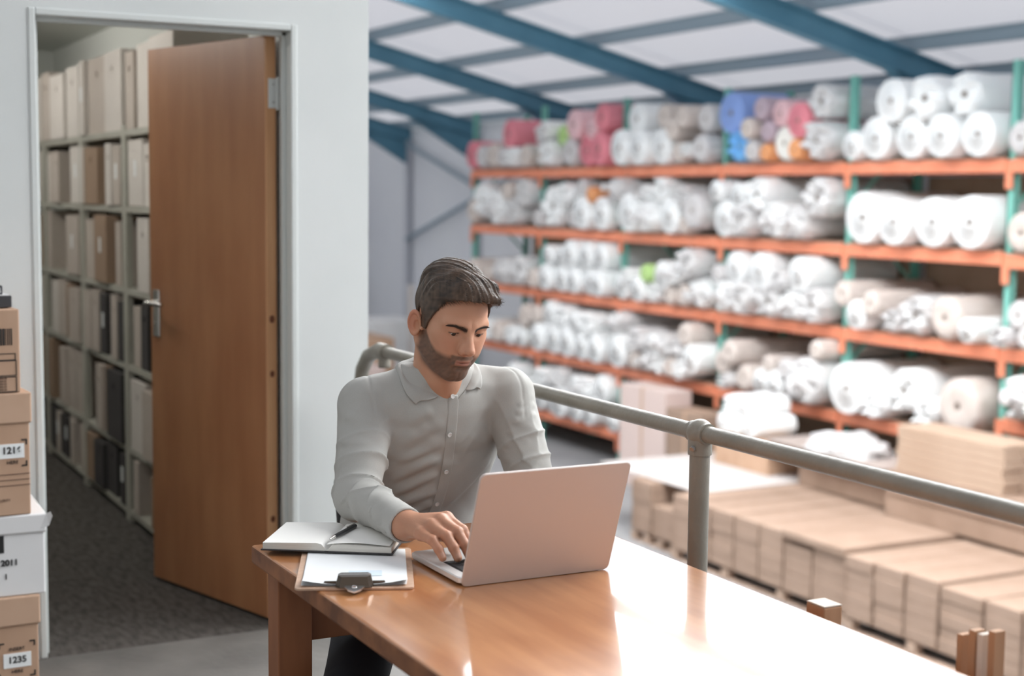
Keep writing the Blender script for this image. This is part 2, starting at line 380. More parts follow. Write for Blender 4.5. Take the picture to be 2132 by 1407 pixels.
# ------------------------------------------------------------------ rolls
def noise3(p, s, seed=0):
    rg = np.random.RandomState(seed); v = 0
    for k in range(4):
        d = rg.normal(size=3)*s*(1+.5*k); v = v+math.sin(float(np.dot(d, p))+rg.rand()*6.28)/(1+.4*k)
    return v/2.2
def roll_mesh(variant):
    """unit roll: radius 1, axis Y, front face at y=0, length 1; the length is scaled by the object"""
    b = B(); n = 36
    e = .035
    prof = [(.14, .03), (.14, .0), (.30, -.006), (.31, -.001), (.50, -.006), (.52, .0), (.70, -.005), (.72, .001), (.9, -.002), (.975, .004), (1, e), (1, .33), (1, .66), (1, 1-e), (.96, 1), (.0, 1)]
    if variant == 'wrapped': prof = [(.14, .06), (.15, .02), (.30, -.02), (.42, .0), (.55, -.035), (.68, -.005), (.80, -.03), (.92, .0), (1, .05), (1.01, .2), (.97, .45), (1.02, .7), (1, .97), (.9, 1), (0, 1)]
    if variant == 'slack': prof = [(.10, .02), (.11, .0), (.35, -.01), (.6, -.012), (.85, .0), (.97, .02), (1, .06), (.98, .3), (1, .6), (.99, .95), (.9, 1), (0, 1)]
    b.lathe(prof, n)
    rg = random.Random(hash(variant) % 97 if False else {'plain': 1, 'wrapped': 2, 'slack': 3}[variant])
    amp = {'plain': .004, 'wrapped': .040, 'slack': .022}[variant]
    for v in b.bm.verts:
        p = np.array(v.co); r = math.hypot(p[0], p[2])
        if r < .2: continue
        a = math.atan2(p[2], p[0])
        d = amp*(math.sin(3*a+1.3+4*p[1])*.5+math.sin(7*a+2*p[1]*3+.4)*.5+.6*math.sin(11*a+5*p[1]))
        v.co.x *= 1+d*(.4+.6*min(1, r)); v.co.z *= 1+d*(.4+.6*min(1, r))
        if variant == 'wrapped' and p[1] < .1: v.co.y += .05*math.sin(5*a+r*6)*r+.03*math.sin(9*a-3)*r
    mr = max(math.hypot(v.co.x, v.co.z) for v in b.bm.verts)/1.02
    for v in b.bm.verts: v.co.x /= mr; v.co.z /= mr
    me = b.mesh('roll_'+variant, True, 45); me.materials.append(None); me.materials.append(None)
    for pl in me.polygons:
        c_ = pl.center
        if math.hypot(c_.x, c_.z) > .93 and abs(pl.normal.y) < .6: pl.material_index = 1
    return me
RM = {}
def dress(o, mt):                                # materials on the object, so that the meshes can be shared
    for q, m_ in enumerate((mt, mt)):
        o.material_slots[q].link = 'OBJECT'; o.material_slots[q].material = MATS[m_]
for vv in ('plain', 'wrapped', 'slack'):
    RM[vv] = roll_mesh(vv)
core_me = B().lathe([(.139, .30), (.139, -.004), (.115, -.006), (.105, .0), (.105, .20), (0, .20)], 20).mesh('core_tube', True, 40)
# bunched plastic tail at the end of a bagged roll
def tail_mesh():
    b = B(); n = 20
    b.lathe([(.95, .06), (.75, -.05), (.42, -.16), (.20, -.24), (.30, -.36), (.42, -.44), (.25, -.47), (0, -.46)], n)
    for v in b.bm.verts:
        a = math.atan2(v.co.z, v.co.x); d = 1+.16*math.sin(5*a+v.co.y*7)+.10*math.sin(9*a+1)
        v.co.x *= d; v.co.z *= d; v.co.z += .5*min(0, v.co.y+.1); v.co.x += .15*min(0, v.co.y+.1)
    return b.mesh('bag_end', True)
tail_me = tail_mesh()
KIND = {'w': ('foam_white', 'plain', 'white foam roll'), 'W': ('foam_white', 'wrapped', 'crinkle-wrapped white roll'), 'g': ('foam_grey', 'slack', 'grey foam roll'), 'b': ('foam_beige', 'slack', 'beige fabric roll'),
        'p': ('foam_pink', 'plain', 'pink foam roll'), 'P': ('foam_palepink', 'plain', 'pale pink foam roll'), 'B': ('foam_blue', 'plain', 'blue foam roll'), 'L': ('wrap_lightblue', 'wrapped', 'bright blue wrapped roll'),
        'o': ('foam_orange', 'slack', 'orange fabric roll'), 'G': ('foam_green', 'slack', 'green fabric roll'), 'm': ('foam_mauve', 'slack', 'mauve fabric roll'), 'c': ('foam_cream', 'slack', 'cream fabric roll'),
        'k': ('plastic_wrap', 'wrapped', 'plastic-bagged roll'), 'r': ('foam_beige', 'slack', 'thick beige fabric roll')}
SHELF_NAMES = ['top shelf', 'second shelf', 'third shelf', 'fourth shelf', 'lowest shelf']
ORD = ['first', 'second', 'third', 'fourth', 'fifth', 'sixth', 'seventh', 'eighth', 'ninth', 'tenth', 'eleventh', 'twelfth', 'thirteenth', 'fourteenth', 'fifteenth']
R1 = [(1838, 284, 42, 'w'), (1912, 281, 43, 'w'), (1981, 281, 43, 'w'), (2057, 275, 45, 'w'), (1874, 220, 43, 'w'), (1951, 213, 46, 'W'), (2020, 208, 46, 'W'), (2118, 255, 34, 'g'), (2122, 312, 20, 'W'), (2180, 300, 40, 'w'),
      (1754, 284, 28, 'w'), (1702, 305, 40, 'k'), (1660, 298, 36, 'c'), (1681, 250, 22, 'o'), (1705, 190, 35, 'p'), (1735, 235, 36, 'k'), (1629, 268, 26, 'P'), (1613, 316, 18, 'o'), (1541, 306, 32, 'L'), (1599, 252, 24, 'm'), (1562, 246, 24, 'm'), (1585, 306, 22, 'g'), (1530, 250, 22, 'b'),
      (1488, 222, 40, 'B'), (1478, 300, 28, 'g'), (1447, 312, 28, 'g'), (1410, 308, 22, 'b'), (1412, 266, 22, 'b'), (1432, 280, 14, 'W'), (1365, 305, 33, 'w'), (1325, 307, 32, 'w'), (1330, 256, 30, 'w'), (1375, 250, 24, 'b'), (1450, 255, 22, 'b'),
      (1288, 306, 33, 'w'), (1255, 300, 32, 'p'), (1222, 305, 30, 'p'), (1262, 262, 26, 'p'), (1205, 248, 28, 'P'), (1182, 312, 28, 'g'), (1145, 310, 26, 'W'), (1172, 268, 20, 'G'), (1150, 268, 18, 'W'), (1232, 250, 20, 'P'),
      (985, 262, 26, 'p'), (1050, 288, 27, 'p'), (1014, 322, 24, 'b'), (1080, 312, 20, 'W'), (1090, 275, 22, 'b'), (1004, 290, 22, 'g'), (1048, 328, 20, 'g'), (1110, 320, 20, 'b'), (1118, 285, 18, 'g')]
R2 = [(1796, 448, 60, 'w'), (1866, 451, 54, 'w'), (1940, 451, 58, 'w'), (2022, 450, 62, 'w'), (2125, 470, 40, 'b'), (2180, 480, 35, 'g'),
      (1530, 455, 36, 'w'), (1570, 460, 34, 'k'), (1620, 457, 37, 'W'), (1667, 455, 34, 'k'), (1722, 452, 42, 'k'), (1578, 396, 36, 'W'), (1532, 394, 24, 'w'),
      (1402, 455, 37, 'w'), (1478, 450, 38, 'g'), (1360, 455, 32, 'W'), (1372, 400, 28, 'W'), (1488, 392, 20, 'w'), (1415, 396, 24, 'k'), (1322, 442, 40, 'w'), (1330, 398, 20, 'W'), (1440, 455, 20, 'b'),
      (1233, 445, 33, 'w'), (1271, 447, 33, 'w'), (1148, 440, 42, 'W'), (1152, 386, 24, 'W'), (1245, 398, 16, 'o'), (1280, 398, 24, 'k'), (1195, 450, 22, 'g'), (1195, 405, 20, 'g'),
      (1008, 400, 34, 'W'), (1040, 440, 32, 'W'), (1078, 444, 26, 'k'), (998, 448, 24, 'b'), (1105, 405, 28, 'k'), (1060, 400, 18, 'b'), (1112, 452, 18, 'g')]
R3 = [(1791, 641, 28, 'w'), (1792, 588, 26, 'r'), (1832, 606, 26, 'r'), (1845, 655, 24, 'k'), (1885, 650, 40, 'k'), (1940, 660, 42, 'r'), (2010, 673, 24, 'w'), (2070, 692, 20, 'k'), (2115, 615, 30, 'g'), (2120, 660, 24, 'g'), (2175, 660, 40, 'g'),
      (1556, 556, 32, 'w'), (1603, 554, 36, 'w'), (1703, 565, 33, 'w'), (1526, 600, 30, 'W'), (1565, 611, 33, 'k'), (1622, 611, 33, 'k'), (1665, 608, 33, 'W'), (1728, 614, 36, 'k'), (1655, 565, 20, 'k'),
      (1404, 565, 28, 'w'), (1436, 522, 22, 'W'), (1464, 548, 30, 'k'), (1470, 600, 30, 'W'), (1333, 595, 25, 'w'), (1365, 597, 20, 'W'), (1345, 551, 18, 'G'), (1424, 604, 22, 'b'), (1395, 610, 18, 'b'), (1330, 560, 16, 'W'), (1495, 560, 18, 'g')] + \
     [(1144+28*k, 588+4*k, 25, 'w') for k in range(6)]+[(1202+34*k, 540+3*k, 26, 'w') for k in range(3)]+[(1150, 548, 18, 'w'), (1176, 548, 18, 'w')] + \
     [(1095, 560, 30, 'k'), (1060, 575, 26, 'k'), (1028, 560, 24, 'g'), (1000, 560, 22, 'b'), (1020, 530, 16, 'b'), (1115, 530, 20, 'b')]
R4 = [(1782, 790, 56, 'w'), (1862, 785, 50, 'W'), (1955, 815, 62, 'r'), (1838, 842, 28, 'W'), (1905, 842, 30, 'W'), (2122, 822, 45, 'W'), (2190, 830, 40, 'g'),
      (1589, 748, 26, 'w'), (1612, 788, 27, 'w'), (1695, 785, 48, 'k'), (1548, 780, 27, 'b'), (1640, 760, 22, 'g'), (1537, 712, 25, 'r'), (1645, 800, 20, 'g'), (1600, 710, 18, 'r'), (1730, 740, 20, 'b'),
      (1466, 768, 29, 'w'), (1430, 765, 20, 'W'), (1400, 770, 20, 'b'), (1370, 770, 22, 'W'), (1340, 760, 22, 'k'), (1320, 760, 20, 'b'), (1345, 705, 24, 'k'), (1390, 715, 22, 'k'), (1430, 710, 24, 'b'), (1370, 735, 20, 'w'), (1410, 740, 20, 'k'), (1475, 715, 26, 'b'), (1498, 780, 16, 'k')] + \
     [(1140+27*k, 690+5*k, 28+2*(k % 3), 'w') for k in range(6)]+[(1146, 640, 26, 'w'), (1180, 652, 24, 'W'), (1212, 664, 22, 'w'), (1242, 672, 24, 'W'), (1278, 682, 22, 'k')] + \
     [(1100, 660, 24, 'b'), (1070, 655, 20, 'W'), (1045, 645, 22, 'b'), (1110, 690, 18, 'b'), (1080, 690, 18, 'w'), (1030, 680, 20, 'W'), (1005, 670, 20, 'w')]
R5 = [(1145+24*k, 825+7*k, 24+2*(k % 3), 'w') for k in range(6)]+[(1150, 775, 22, 'W'), (1180, 785, 24, 'k'), (1215, 795, 22, 'w'), (1248, 805, 24, 'W'), (1278, 815, 20, 'w')] + \
     [(1100, 800, 26, 'W'), (1065, 790, 24, 'k'), (1030, 780, 24, 'w'), (1085, 760, 22, 'w'), (1000, 770, 22, 'w')]
rnd = random.Random(5)
FY = RKY-.20
TIMINGR = False
for si, rows in enumerate((R1, R2, R3, R4, R5)):
    bays = {}
    for (x, y, r, k) in rows:
        P = at(x, y, 1, FY); dep = float(np.dot(P-CAMP, fw)); R = r*dep/F*(1.10 if r < 50 else (.90 if si == 1 else .98))
        bi = min(5, max(0, int((P[0]-UPX[0])//bl)))
        if len(levels(bi)) <= si: continue
        deck = levels(bi)[si]+.09
        bays.setdefault(bi, []).append([P[0], P[2], R, k, deck])
    for bi, L_ in bays.items():
        x0, x1 = UPX[bi]+.06, UPX[bi+1]-.06
        head = (levels(bi)[si-1]-.08 if si else 2.86)
        L0_ = [list(q) for q in L_]
        for attempt in range(9):
            if attempt:
                for q, q0 in zip(L_, L0_): q[0], q[1], q[2] = q0[0], q0[1], q0[2]*(.965**attempt)
            for it in range(260):
                for a in L_:
                    a[1] -= .004
                for q in range(3):
                    for a in range(len(L_)):
                        for c in range(a):
                            p, s_ = L_[a], L_[c]; dx, dz = p[0]-s_[0], p[1]-s_[1]; d = math.hypot(dx, dz)+1e-6; o_ = (p[2]+s_[2])*1.012-d
                            if o_ > 0:
                                dx, dz = dx/d*o_/2, dz/d*o_/2; p[0] += dx; p[1] += dz; s_[0] -= dx; s_[1] -= dz
                    for a in L_:
                        a[0] = min(max(a[0], x0+a[2]), x1-a[2]); a[1] = min(max(a[1], a[4]+a[2]), max(head-a[2]*1.02, a[4]+a[2]))
            worst = max([0]+[L_[i_][2]+L_[j_][2]-math.hypot(L_[i_][0]-L_[j_][0], L_[i_][1]-L_[j_][1]) for i_ in range(len(L_)) for j_ in range(i_)])
            if worst < .006: break
        if TIMINGR: print('bay', si, bi, attempt, round(worst, 4))
        L_.sort(key=lambda a: a[0]); cnt_ = [0, 0]
        for (x, z, R, k, deck) in L_:
            lowr = z-R < deck+.06; c_i = cnt_[0 if lowr else 1]; cnt_[0 if lowr else 1] += 1
            mt, vr, nm = KIND[k]; ln = rnd.uniform(1.30, 1.45); fy = FY+rnd.uniform(-.10, .06); ln = .85 if (si == 0 and z+R > 2.6) else min(ln, RKY+RKD+.07-fy)
            if bi in (3, 4) and si == 4: continue
            o = link('foam_roll' if 'foam' in nm else ('fabric_roll' if 'fabric' in nm else 'wrapped_roll'), RM[vr])
            o.location = (x, fy, z); o.scale = (R*.985, ln, R*.985); o.rotation_euler = (0, rnd.uniform(-3, 3), 0)
            dress(o, mt)
            sz = 'small' if R < .13 else ('big' if R > .26 else 'medium')
            bayn = ['far-end', 'second', 'third', 'fourth', 'fifth', 'sixth'][bi]+' bay'
            tag(o, '%s %s, %s, %s, %s' % (sz, nm, SHELF_NAMES[si], bayn, (ORD[c_i]+' from far upright') if lowr else (ORD[c_i]+' of upper row')), 'roll', 'rolls on the %s' % SHELF_NAMES[si])
            cz = link('core_tube', core_me, o, None)
            if len(core_me.materials) == 0: core_me.materials.append(MATS['core'])
            if k in 'kW' and rnd.random() < .35: link('bag_end', tail_me, o, 'plastic_wrap', (0, -.02, 0), None, (.8, .35, .8))

# ------------------------------------------------------------------ goods on the warehouse floor
def pallet(x0, x1, y0, y1, label, z=ZF):
    t = empty('pallet', ((x0+x1)/2, (y0+y1)/2, z)); tag(t, label, 'pallet', 'wooden pallets on the warehouse floor')
    w, d = (x1-x0)/2, (y1-y0)/2
    n = max(4, int((y1-y0)/.2))
    for k in range(n):
        yy = -d+(k+.5)*2*d/n; B().box((-w, yy-.045, .108), (w, yy+.045, .13)).build('top_board', 'pallet_wood', t)
    nb = 4
    for k in range(nb):
        xx = -w+.05+k*(2*w-.1)/(nb-1)
        for yy in (-d+.06, 0, d-.06): B().box((xx-.05, yy-.055, .02), (xx+.05, yy+.055, .108)).build('block', 'pallet_wood', t)
    for yy in (-d+.06, 0, d-.06): B().box((-w, yy-.05, 0), (w, yy+.05, .02)).build('bottom_board', 'pallet_wood', t)
    return t
SC = 4.05/4.2
Yf = 9.542*SC
edges = [v*SC for v in (-14.2, -13.70, -13.43, -13.0, -12.55, -12.126, -11.66, -11.117)]
edges2 = [v*SC for v in (-11.10, -10.70, -10.284, -9.847, -9.322, -8.889, -8.40)]
pallet(edges[0], edges[-1]-.02, Yf, Yf+2.25, 'long wooden pallet under the tall row of flat cartons')
pallet(edges2[0]+.02, edges2[-1], Yf-.05, Yf+2.25, 'long wooden pallet under the row of cartons beside the plank stack')
pallet(-15.25*SC, -14.28*SC, Yf+.1, Yf+1.3, 'short wooden pallet under the uneven low carton pile')
rg = random.Random(11)
def bundle(x0, x1, y0, y1, z0, z1, label, group):
    b = B().box((x0, y0, z0), (x1, y1, z1), .006, seg=1)
    me = b.mesh('carton_bundle'); me.materials.append(MATS['board'])
    c = Vector(((x0+x1)/2, (y0+y1)/2, z0)); me.transform(Matrix.Translation(-c))
    return tag(link('carton_bundle', me, None, None, c, (0, 0, rg.uniform(-.006, .006))), label, 'carton bundle', group)
def column(x0, x1, y0, y1, z0, tops, nm, group):
    z = z0; k = 0
    for h in tops:
        j = rg.uniform(-.008, .008); j2 = rg.uniform(-.007, .007)
        top = k == len(tops)-1
        bundle(x0+.011+max(0, j), x1-.011+min(0, j), y0+j2, y1+j2, z, z+h, 'flat brown carton bundle, %s layer, %s' % ('top' if top else ['bottom', 'second', 'third', 'fourth', 'fifth'][k], nm), group); z += h; k += 1
    return z
ords = ['first', 'second', 'third', 'fourth', 'fifth', 'sixth', 'seventh']
z0 = ZF+.131
hs = [.61, .60, .595, .59, .59, .50, .55]
for k in range(7):
    n = 5; h = hs[k]
    zt = column(edges[k], edges[k+1], Yf, Yf+2.25, z0, [h/n]*n, 'the %s stack of the tall row' % ords[k], 'stacked carton bundles, tall row')
# a shifted pack bridging two stacks
bundle(edges[5]+.008, edges[7]-.03, Yf-.04, Yf+2.2, z0+.551, z0+.625, 'shifted carton bundle lying across two stacks of the tall row', 'stacked carton bundles, tall row')
hs2 = [.585, .59, .60, .575, .575, .60]
for k in range(6):
    n = 5; column(edges2[k], edges2[k+1], Yf-.05+.01*k, Yf+2.2, z0, [hs2[k]/n]*n, 'the %s stack of the plank-side row' % ords[k], 'stacked carton bundles, near row')
for k, (x0, x1, n) in enumerate(((-15.25, -14.80, 5), (-14.78, -14.28, 3))):
    column(x0*SC, x1*SC, Yf+.1, Yf+1.3, z0, [.12]*n, 'the %s low pile beside the tall row' % ('taller' if k == 0 else 'shorter'), 'stacked carton bundles, low pile')
for k, dy in enumerate((0, .05)):
    bundle(-14.80*SC+.03, -14.36*SC, Yf+.45+dy, Yf+1.3, z0+.362+k*.06, z0+.421+k*.06, 'thin carton pack set back on the low pile, %s of two' % ('lower' if k == 0 else 'upper'), 'stacked carton bundles, low pile')
# big white sheet over the low pile, with the pile it lies on
column(-15.25, -14.0, Yf+1.42, Yf+2.2, ZF+.005, [.18]*4, 'the broad pile under the big white sheet', 'broad carton pile')
sh = B().box((-1.05, -.9, 0), (1.05, .9, .012)).build('card_sheet', 'sheet_white', None, loc=(-14.62, Yf+1.15, ZF+.7425), rot=(0, 0, .02))
tag(sh, 'big pale card sheet lying across the low carton piles', 'card sheet')
bundle(-13.55, -11.85, 10.85, 11.38, -1.8065, -1.58, 'wide flat carton bundle under the pale board, lower one', 'wide carton bundles')
bundle(-13.5, -11.9, 10.85, 11.36, -1.579, -1.347, 'wide flat carton bundle under the pale board, upper one', 'wide carton bundles')
sh2 = B().box((-1.08, -.36, 0), (1.08, .36, .014)).build('card_sheet', 'board_top', None, loc=(-12.92, 11.0, -1.346), rot=(0, 0, -.04))
tag(sh2, 'pale board lying under the crumpled plastic heap', 'board')
# crumpled plastic heap
b = B(); bm = b.bm; bmesh.ops.create_icosphere(bm, subdivisions=4, radius=1)
for v in bm.verts:
    n_ = noise3(np.array(v.co), 3.2, 3)*.2+noise3(np.array(v.co), 7, 5)*.12
    v.co *= 1+n_
    v.co = Vector((v.co.x*.55, v.co.y*.38, max(0, v.co.z)*.20))
tag(b.build('plastic_heap', 'plastic_wrap', None, True, loc=(-12.85, 11.0, -1.331)), 'crumpled heap of clear packing plastic on a pale board', 'plastic')
# extra sheets and plank stack
bundle(-11.78, -8.8, 10.58, 11.35, -1.79, -1.56, 'wide flat carton bundle under the plank stack, lower one', 'wide carton bundles')
bundle(-11.74, -8.84, 10.56, 11.33, -1.559, -1.305, 'wide flat carton bundle under the plank stack, upper one', 'wide carton bundles')
for r_ in range(6):
    for c in range(2):
        o = B().box((-.73, -.12, 0), (.73, .12, .076), .004, seg=1).build('plank', 'plank', None, loc=(-10.92+rg.uniform(-.015, .015), 10.72+c*.25, -1.304+r_*.0795))
        tag(o, 'pale timber plank in the plank stack, %s layer, %s row' % (['bottom', 'second', 'third', 'fourth', 'fifth', 'top'][r_], ['front', 'rear'][c]), 'plank', 'planks stacked on the carton bundles')
# black strapping coil on the cartons
b = B(); pts = []
for k in range(90):
    a = k*.35; rr = .30+.02*math.sin(k*1.7); pts.append((rr*math.cos(a)*1.3, rr*math.sin(a)*.8, .025+.10*k/90+.02*math.sin(k*.9)))
b.tube(pts, .022, 8)
tag(b.build('strap_coil', 'strap_black', None, True, loc=(-9.55, 10.85, -1.275)), 'loose coil of black strapping on the cartons', 'strap')
# tall carton(s) in front of the rack
def carton(name, x0, x1, y0, y1, z0_, h, m, label, cat='carton', flaps=False, group=None):
    t = empty(name, ((x0+x1)/2, (y0+y1)/2, z0_)); tag(t, label, cat, group); w, d = (x1-x0)/2, (y1-y0)/2
    B().box((-w, -d, 0), (w, d, h), .01).build('body', m, t)
    B().box((-.03, -d-.002, .02), (.03, d+.002, h+.002)).build('tape', 'carton_lid', t)
    if flaps:
        B().poly([(-w, -d, h), (w, -d, h), (w, -d-.16, h-.10), (-w, -d-.16, h-.10)], [(0, 1, 2, 3)]).build('flap', m, t)
        B().poly([(w, -d, h), (w, d, h), (w+.15, d, h-.08), (w+.15, -d, h-.08)], [(0, 1, 2, 3)]).build('flap', m, t)
    return t
carton('tall_carton', -17.77, -16.62, 11.02, 11.45, ZF, 1.42, 'pink_carton', 'tall pinkish carton standing in front of the rack')
carton('carton', -16.58, -15.72, 11.02, 11.45, ZF, 1.22, 'board', 'brown carton standing beside the tall pinkish carton')
for k in range(5):
    o = link('foam_roll', RM['wrapped'] if k % 2 else RM['plain'], None, None); o.location = (-14.84+.264*(k % 3)+.132*(k//3), 10.70, -1.2515+.228*(k//3)); o.scale = (.13, .62, .13)
    dress(o, 'foam_white')
    tag(o, 'short white offcut roll on the carton crate, %s of %s row' % (ORD[k % 3], 'lower' if k < 3 else 'upper'), 'roll', 'offcut rolls on the crate'); link('core_tube', core_me, o)
carton('crate_carton', -15.1, -14.02, 10.76, 11.22, -1.7953, .4135, 'carton', 'low brown carton carrying the short white offcut rolls')
# goods near the far wall and beside the man
carton('carton', -26.9, -25.6, 10.0, 10.9, ZF, 1.35, 'carton', 'brown carton near the end wall, taller of the two there')
carton('carton', -25.5, -24.6, 9.6, 10.3, ZF, .95, 'pink_carton', 'pale carton near the end wall, lower of the two there')
carton('carton', -28.6, -27.4, 11.2, 12.2, ZF, 1.5, 'white_carton', 'white carton close to the shutter door')
for k in range(6):
    o = link('foam_roll', RM['plain'] if k % 2 else RM['wrapped']); o.location = (-22.9+.487*(k % 3)+.2435*(k//3), 8.3, ZF+.24+.418*(k//3)); o.scale = (.24, 1.3, .24)
    dress(o, 'foam_white')
    tag(o, 'white foam roll piled on the warehouse floor, %s of %s row' % (ORD[k % 3], 'lower' if k < 3 else 'upper'), 'roll', 'rolls piled on the warehouse floor'); link('core_tube', core_me, o)
ps = B().box((-.05, -.05, 0), (.05, .05, 2.3), .006).box((-.12, -.06, 0), (.12, .06, .02)).build('timber_post', 'sheet_white', None, loc=(-26.2, 11.5, ZF)); tag(ps, 'pale timber post standing near the end wall', 'post')
carton('open_carton', -15.6, -14.9, 7.0, 7.6, ZF, .62, 'carton', 'open brown carton with bent flaps on the warehouse floor', flaps=True)
carton('open_carton', -15.3, -14.4, 7.9, 8.5, ZF, .52, 'pink_carton', 'open pale carton with bent flaps on the warehouse floor', flaps=True)
# timber offcuts standing between table and railing
p = at(1716, 1262, 1, 1.79)
o = empty('timber_post', (p[0], 1.79, 0)); tag(o, 'thick square timber post standing between table and handrail', 'timber')
B().box((-.026, -.022, 0), (.026, .022, p[2]+.005), .003).build('shaft', 'timber', o); B().box((-.0255, -.0215, p[2]+.005), (.0255, .0215, p[2]+.008), .001).build('cut_end', 'timber_end', o)
for k, (x, y, w) in enumerate(((2009, 1318, .006), (2035, 1310, .007), (2052, 1318, .006), (2076, 1312, .007))):
    p = at(x, y, 1, 1.785)
    o = B().box((-w, -.012, 0), (w, .012, p[2]), .001).build('batten', 'timber_end' if k == 2 else 'timber', None, loc=(p[0], 1.785, 0))
    tag(o, ['thin brown batten standing nearest the thick post', 'tallest thin brown batten beside the pale one', 'pale thin batten between brown ones', 'thin brown batten standing last beyond the pale one'][k], 'timber', 'battens standing behind the table')

# ------------------------------------------------------------------ storage shelving
SY = 1.55; SD = .335
SX = [-5.78, -6.72, -7.64, -8.66, -9.6]
SLV = [.06, .345, .72, 1.062, 1.428, 1.765]
for i in range(4):
    xa, xb = SX[i], SX[i+1]
    t = empty('shelving_unit', ((xa+xb)/2, SY, 0)); tag(t, ['metal file shelving unit standing behind the open door', 'metal file shelving unit, next beyond the door', 'metal file shelving unit, third from the door', 'metal file shelving unit by the storage back wall'][i], 'shelving', 'file shelving units')
    w = (xa-xb)/2
    for sx in (-1, 1):
        for yy in (0, SD-.03):
            B().box((sx*w-.018+(-sx)*.019, yy, 0), (sx*w+.018+(-sx)*.019, yy+.03, 1.79), .002).build('post', 'shelf_metal', t)
    for z in SLV:
        B().box((-w+.002, .002, z-.028), (w-.002, SD, z), .002).build('shelf', 'shelf_metal', t)
# files
rf = random.Random(21)
fm = {}
def filebox(w, h, d, m):
    key = (round(w, 2), round(h, 2), m)
    if key not in fm:
        b = B().box((-w/2, 0, 0), (w/2, d, h), .003, seg=1)
        fm[key] = b.mesh('file_box'); fm[key].materials.append(MATS[m])
    return fm[key]
hole_me = B().lathe([(.0185, -.0004), (.0185, -.0016), (.0140, -.0018), (.0136, .002), (.0136, .11), (0, .11)], 16).mesh('finger_hole', True, 40); hole_me.materials.append(None)
def holed(w, h, d, m):
    key = (round(w, 2), round(h, 2), m, 'hole')
    if key not in fm:
        hz_ = h*.78; s_ = .016; b = B(); x = w/2; n = 16
        b.poly([(-x, 0, 0), (x, 0, 0), (x, d, 0), (-x, d, 0), (-x, 0, h), (x, 0, h), (x, d, h), (-x, d, h)], [(0, 3, 2, 1), (4, 5, 6, 7), (1, 2, 6, 5), (2, 3, 7, 6), (3, 0, 4, 7)])
        for (xa_, xb_, za, zb) in ((-x, x, 0, hz_-s_), (-x, x, hz_+s_, h), (-x, -s_, hz_-s_, hz_+s_), (s_, x, hz_-s_, hz_+s_)): b.poly([(xa_, 0, za), (xb_, 0, za), (xb_, 0, zb), (xa_, 0, zb)], [(0, 1, 2, 3)])
        ci = [(.0138*math.cos(2*PI*k/n), .0138*math.sin(2*PI*k/n)) for k in range(n)]
        sq = [tuple(v*s_/max(abs(math.cos(2*PI*k/n)), abs(math.sin(2*PI*k/n))) for v in (math.cos(2*PI*k/n), math.sin(2*PI*k/n))) for k in range(n)]
        b.poly([(u, 0, hz_+v) for u, v in ci+sq], [(k, (k+1) % n, n+(k+1) % n, n+k) for k in range(n)])
        fm[key] = b.mesh('file_box'); fm[key].materials.append(MATS[m])
    return fm[key]
lab_me = B().box((-.02, -.0012, 0), (.02, .001, .07)).mesh('spine_label'); lab_me.materials.append(MATS['sticker'])
rows_ = ['floor', 'second', 'third', 'fourth', 'fifth', 'top']
for i in range(4):
    xa, xb = SX[i]-.045, SX[i+1]+.045
    for li, z in enumerate(SLV):
        hmax = (SLV[li+1]-SLV[li]-.032) if li < 5 else .36
        x = xa; fi = 0
        while x > xb+.05:
            rr = rf.random()
            if li == 5: w = rf.choice((.30, .34, .38)); m = rf.choice(('file_light', 'file_light', 'file_grey')); h = rf.uniform(.33, .365)
            elif li == 0: w = rf.choice((.07, .08, .12, .2)); m = rf.choice(('file_dark', 'file_grey', 'file_dark', 'file_brown')); h = hmax*rf.uniform(.85, .97)
            else: w = rf.choice((.10, .12, .15, .2, .26, .3)); m = rf.choices(('file_grey', 'file_light', 'file_brown', 'file_dark'), ((5, 5, .8, .4) if li > 2 else (5, 2, 1.5, 1)))[0]; h = hmax*rf.uniform(.86, .96)
            if x-w < xb: w = x-xb
            if w < .05: break
            if rr < .22 and li < 5: x -= rf.uniform(.06, .14); continue
            w = round(w, 2)-.002
            o = link('file_box' if w > .1 else 'file_binder', filebox(w, h, SD-.03, m), None, None, (x-w/2, SY+.004+rf.uniform(-.02, .012), z+.001))
            kind = {'file_grey': 'grey cardboard', 'file_light': 'pale cardboard', 'file_brown': 'brown cardboard', 'file_dark': 'black'}[m]
            tag(o, '%s %s, %s shelf, %s from near post, unit %s' % (kind, 'archive box' if w > .1 else 'upright file', rows_[li], ORD[fi], ['behind the door', 'next beyond the door', 'third from the door', 'by the back wall'][i]), 'file box', 'files on the storage shelves')
            fi += 1
            if w > .1 and rf.random() < .5: 
                o.data = holed(w, h, SD-.03, m); fh = link('finger_hole', hole_me, o, None, (0, 0, h*.78)); fh.material_slots[0].link = 'OBJECT'; fh.material_slots[0].material = MATS[m]
            elif rf.random() < .4: link('spine_label', lab_me, o, None, (0, 0, h*.45))
            x -= w+.003+(rf.uniform(0, .012) if li else .004)

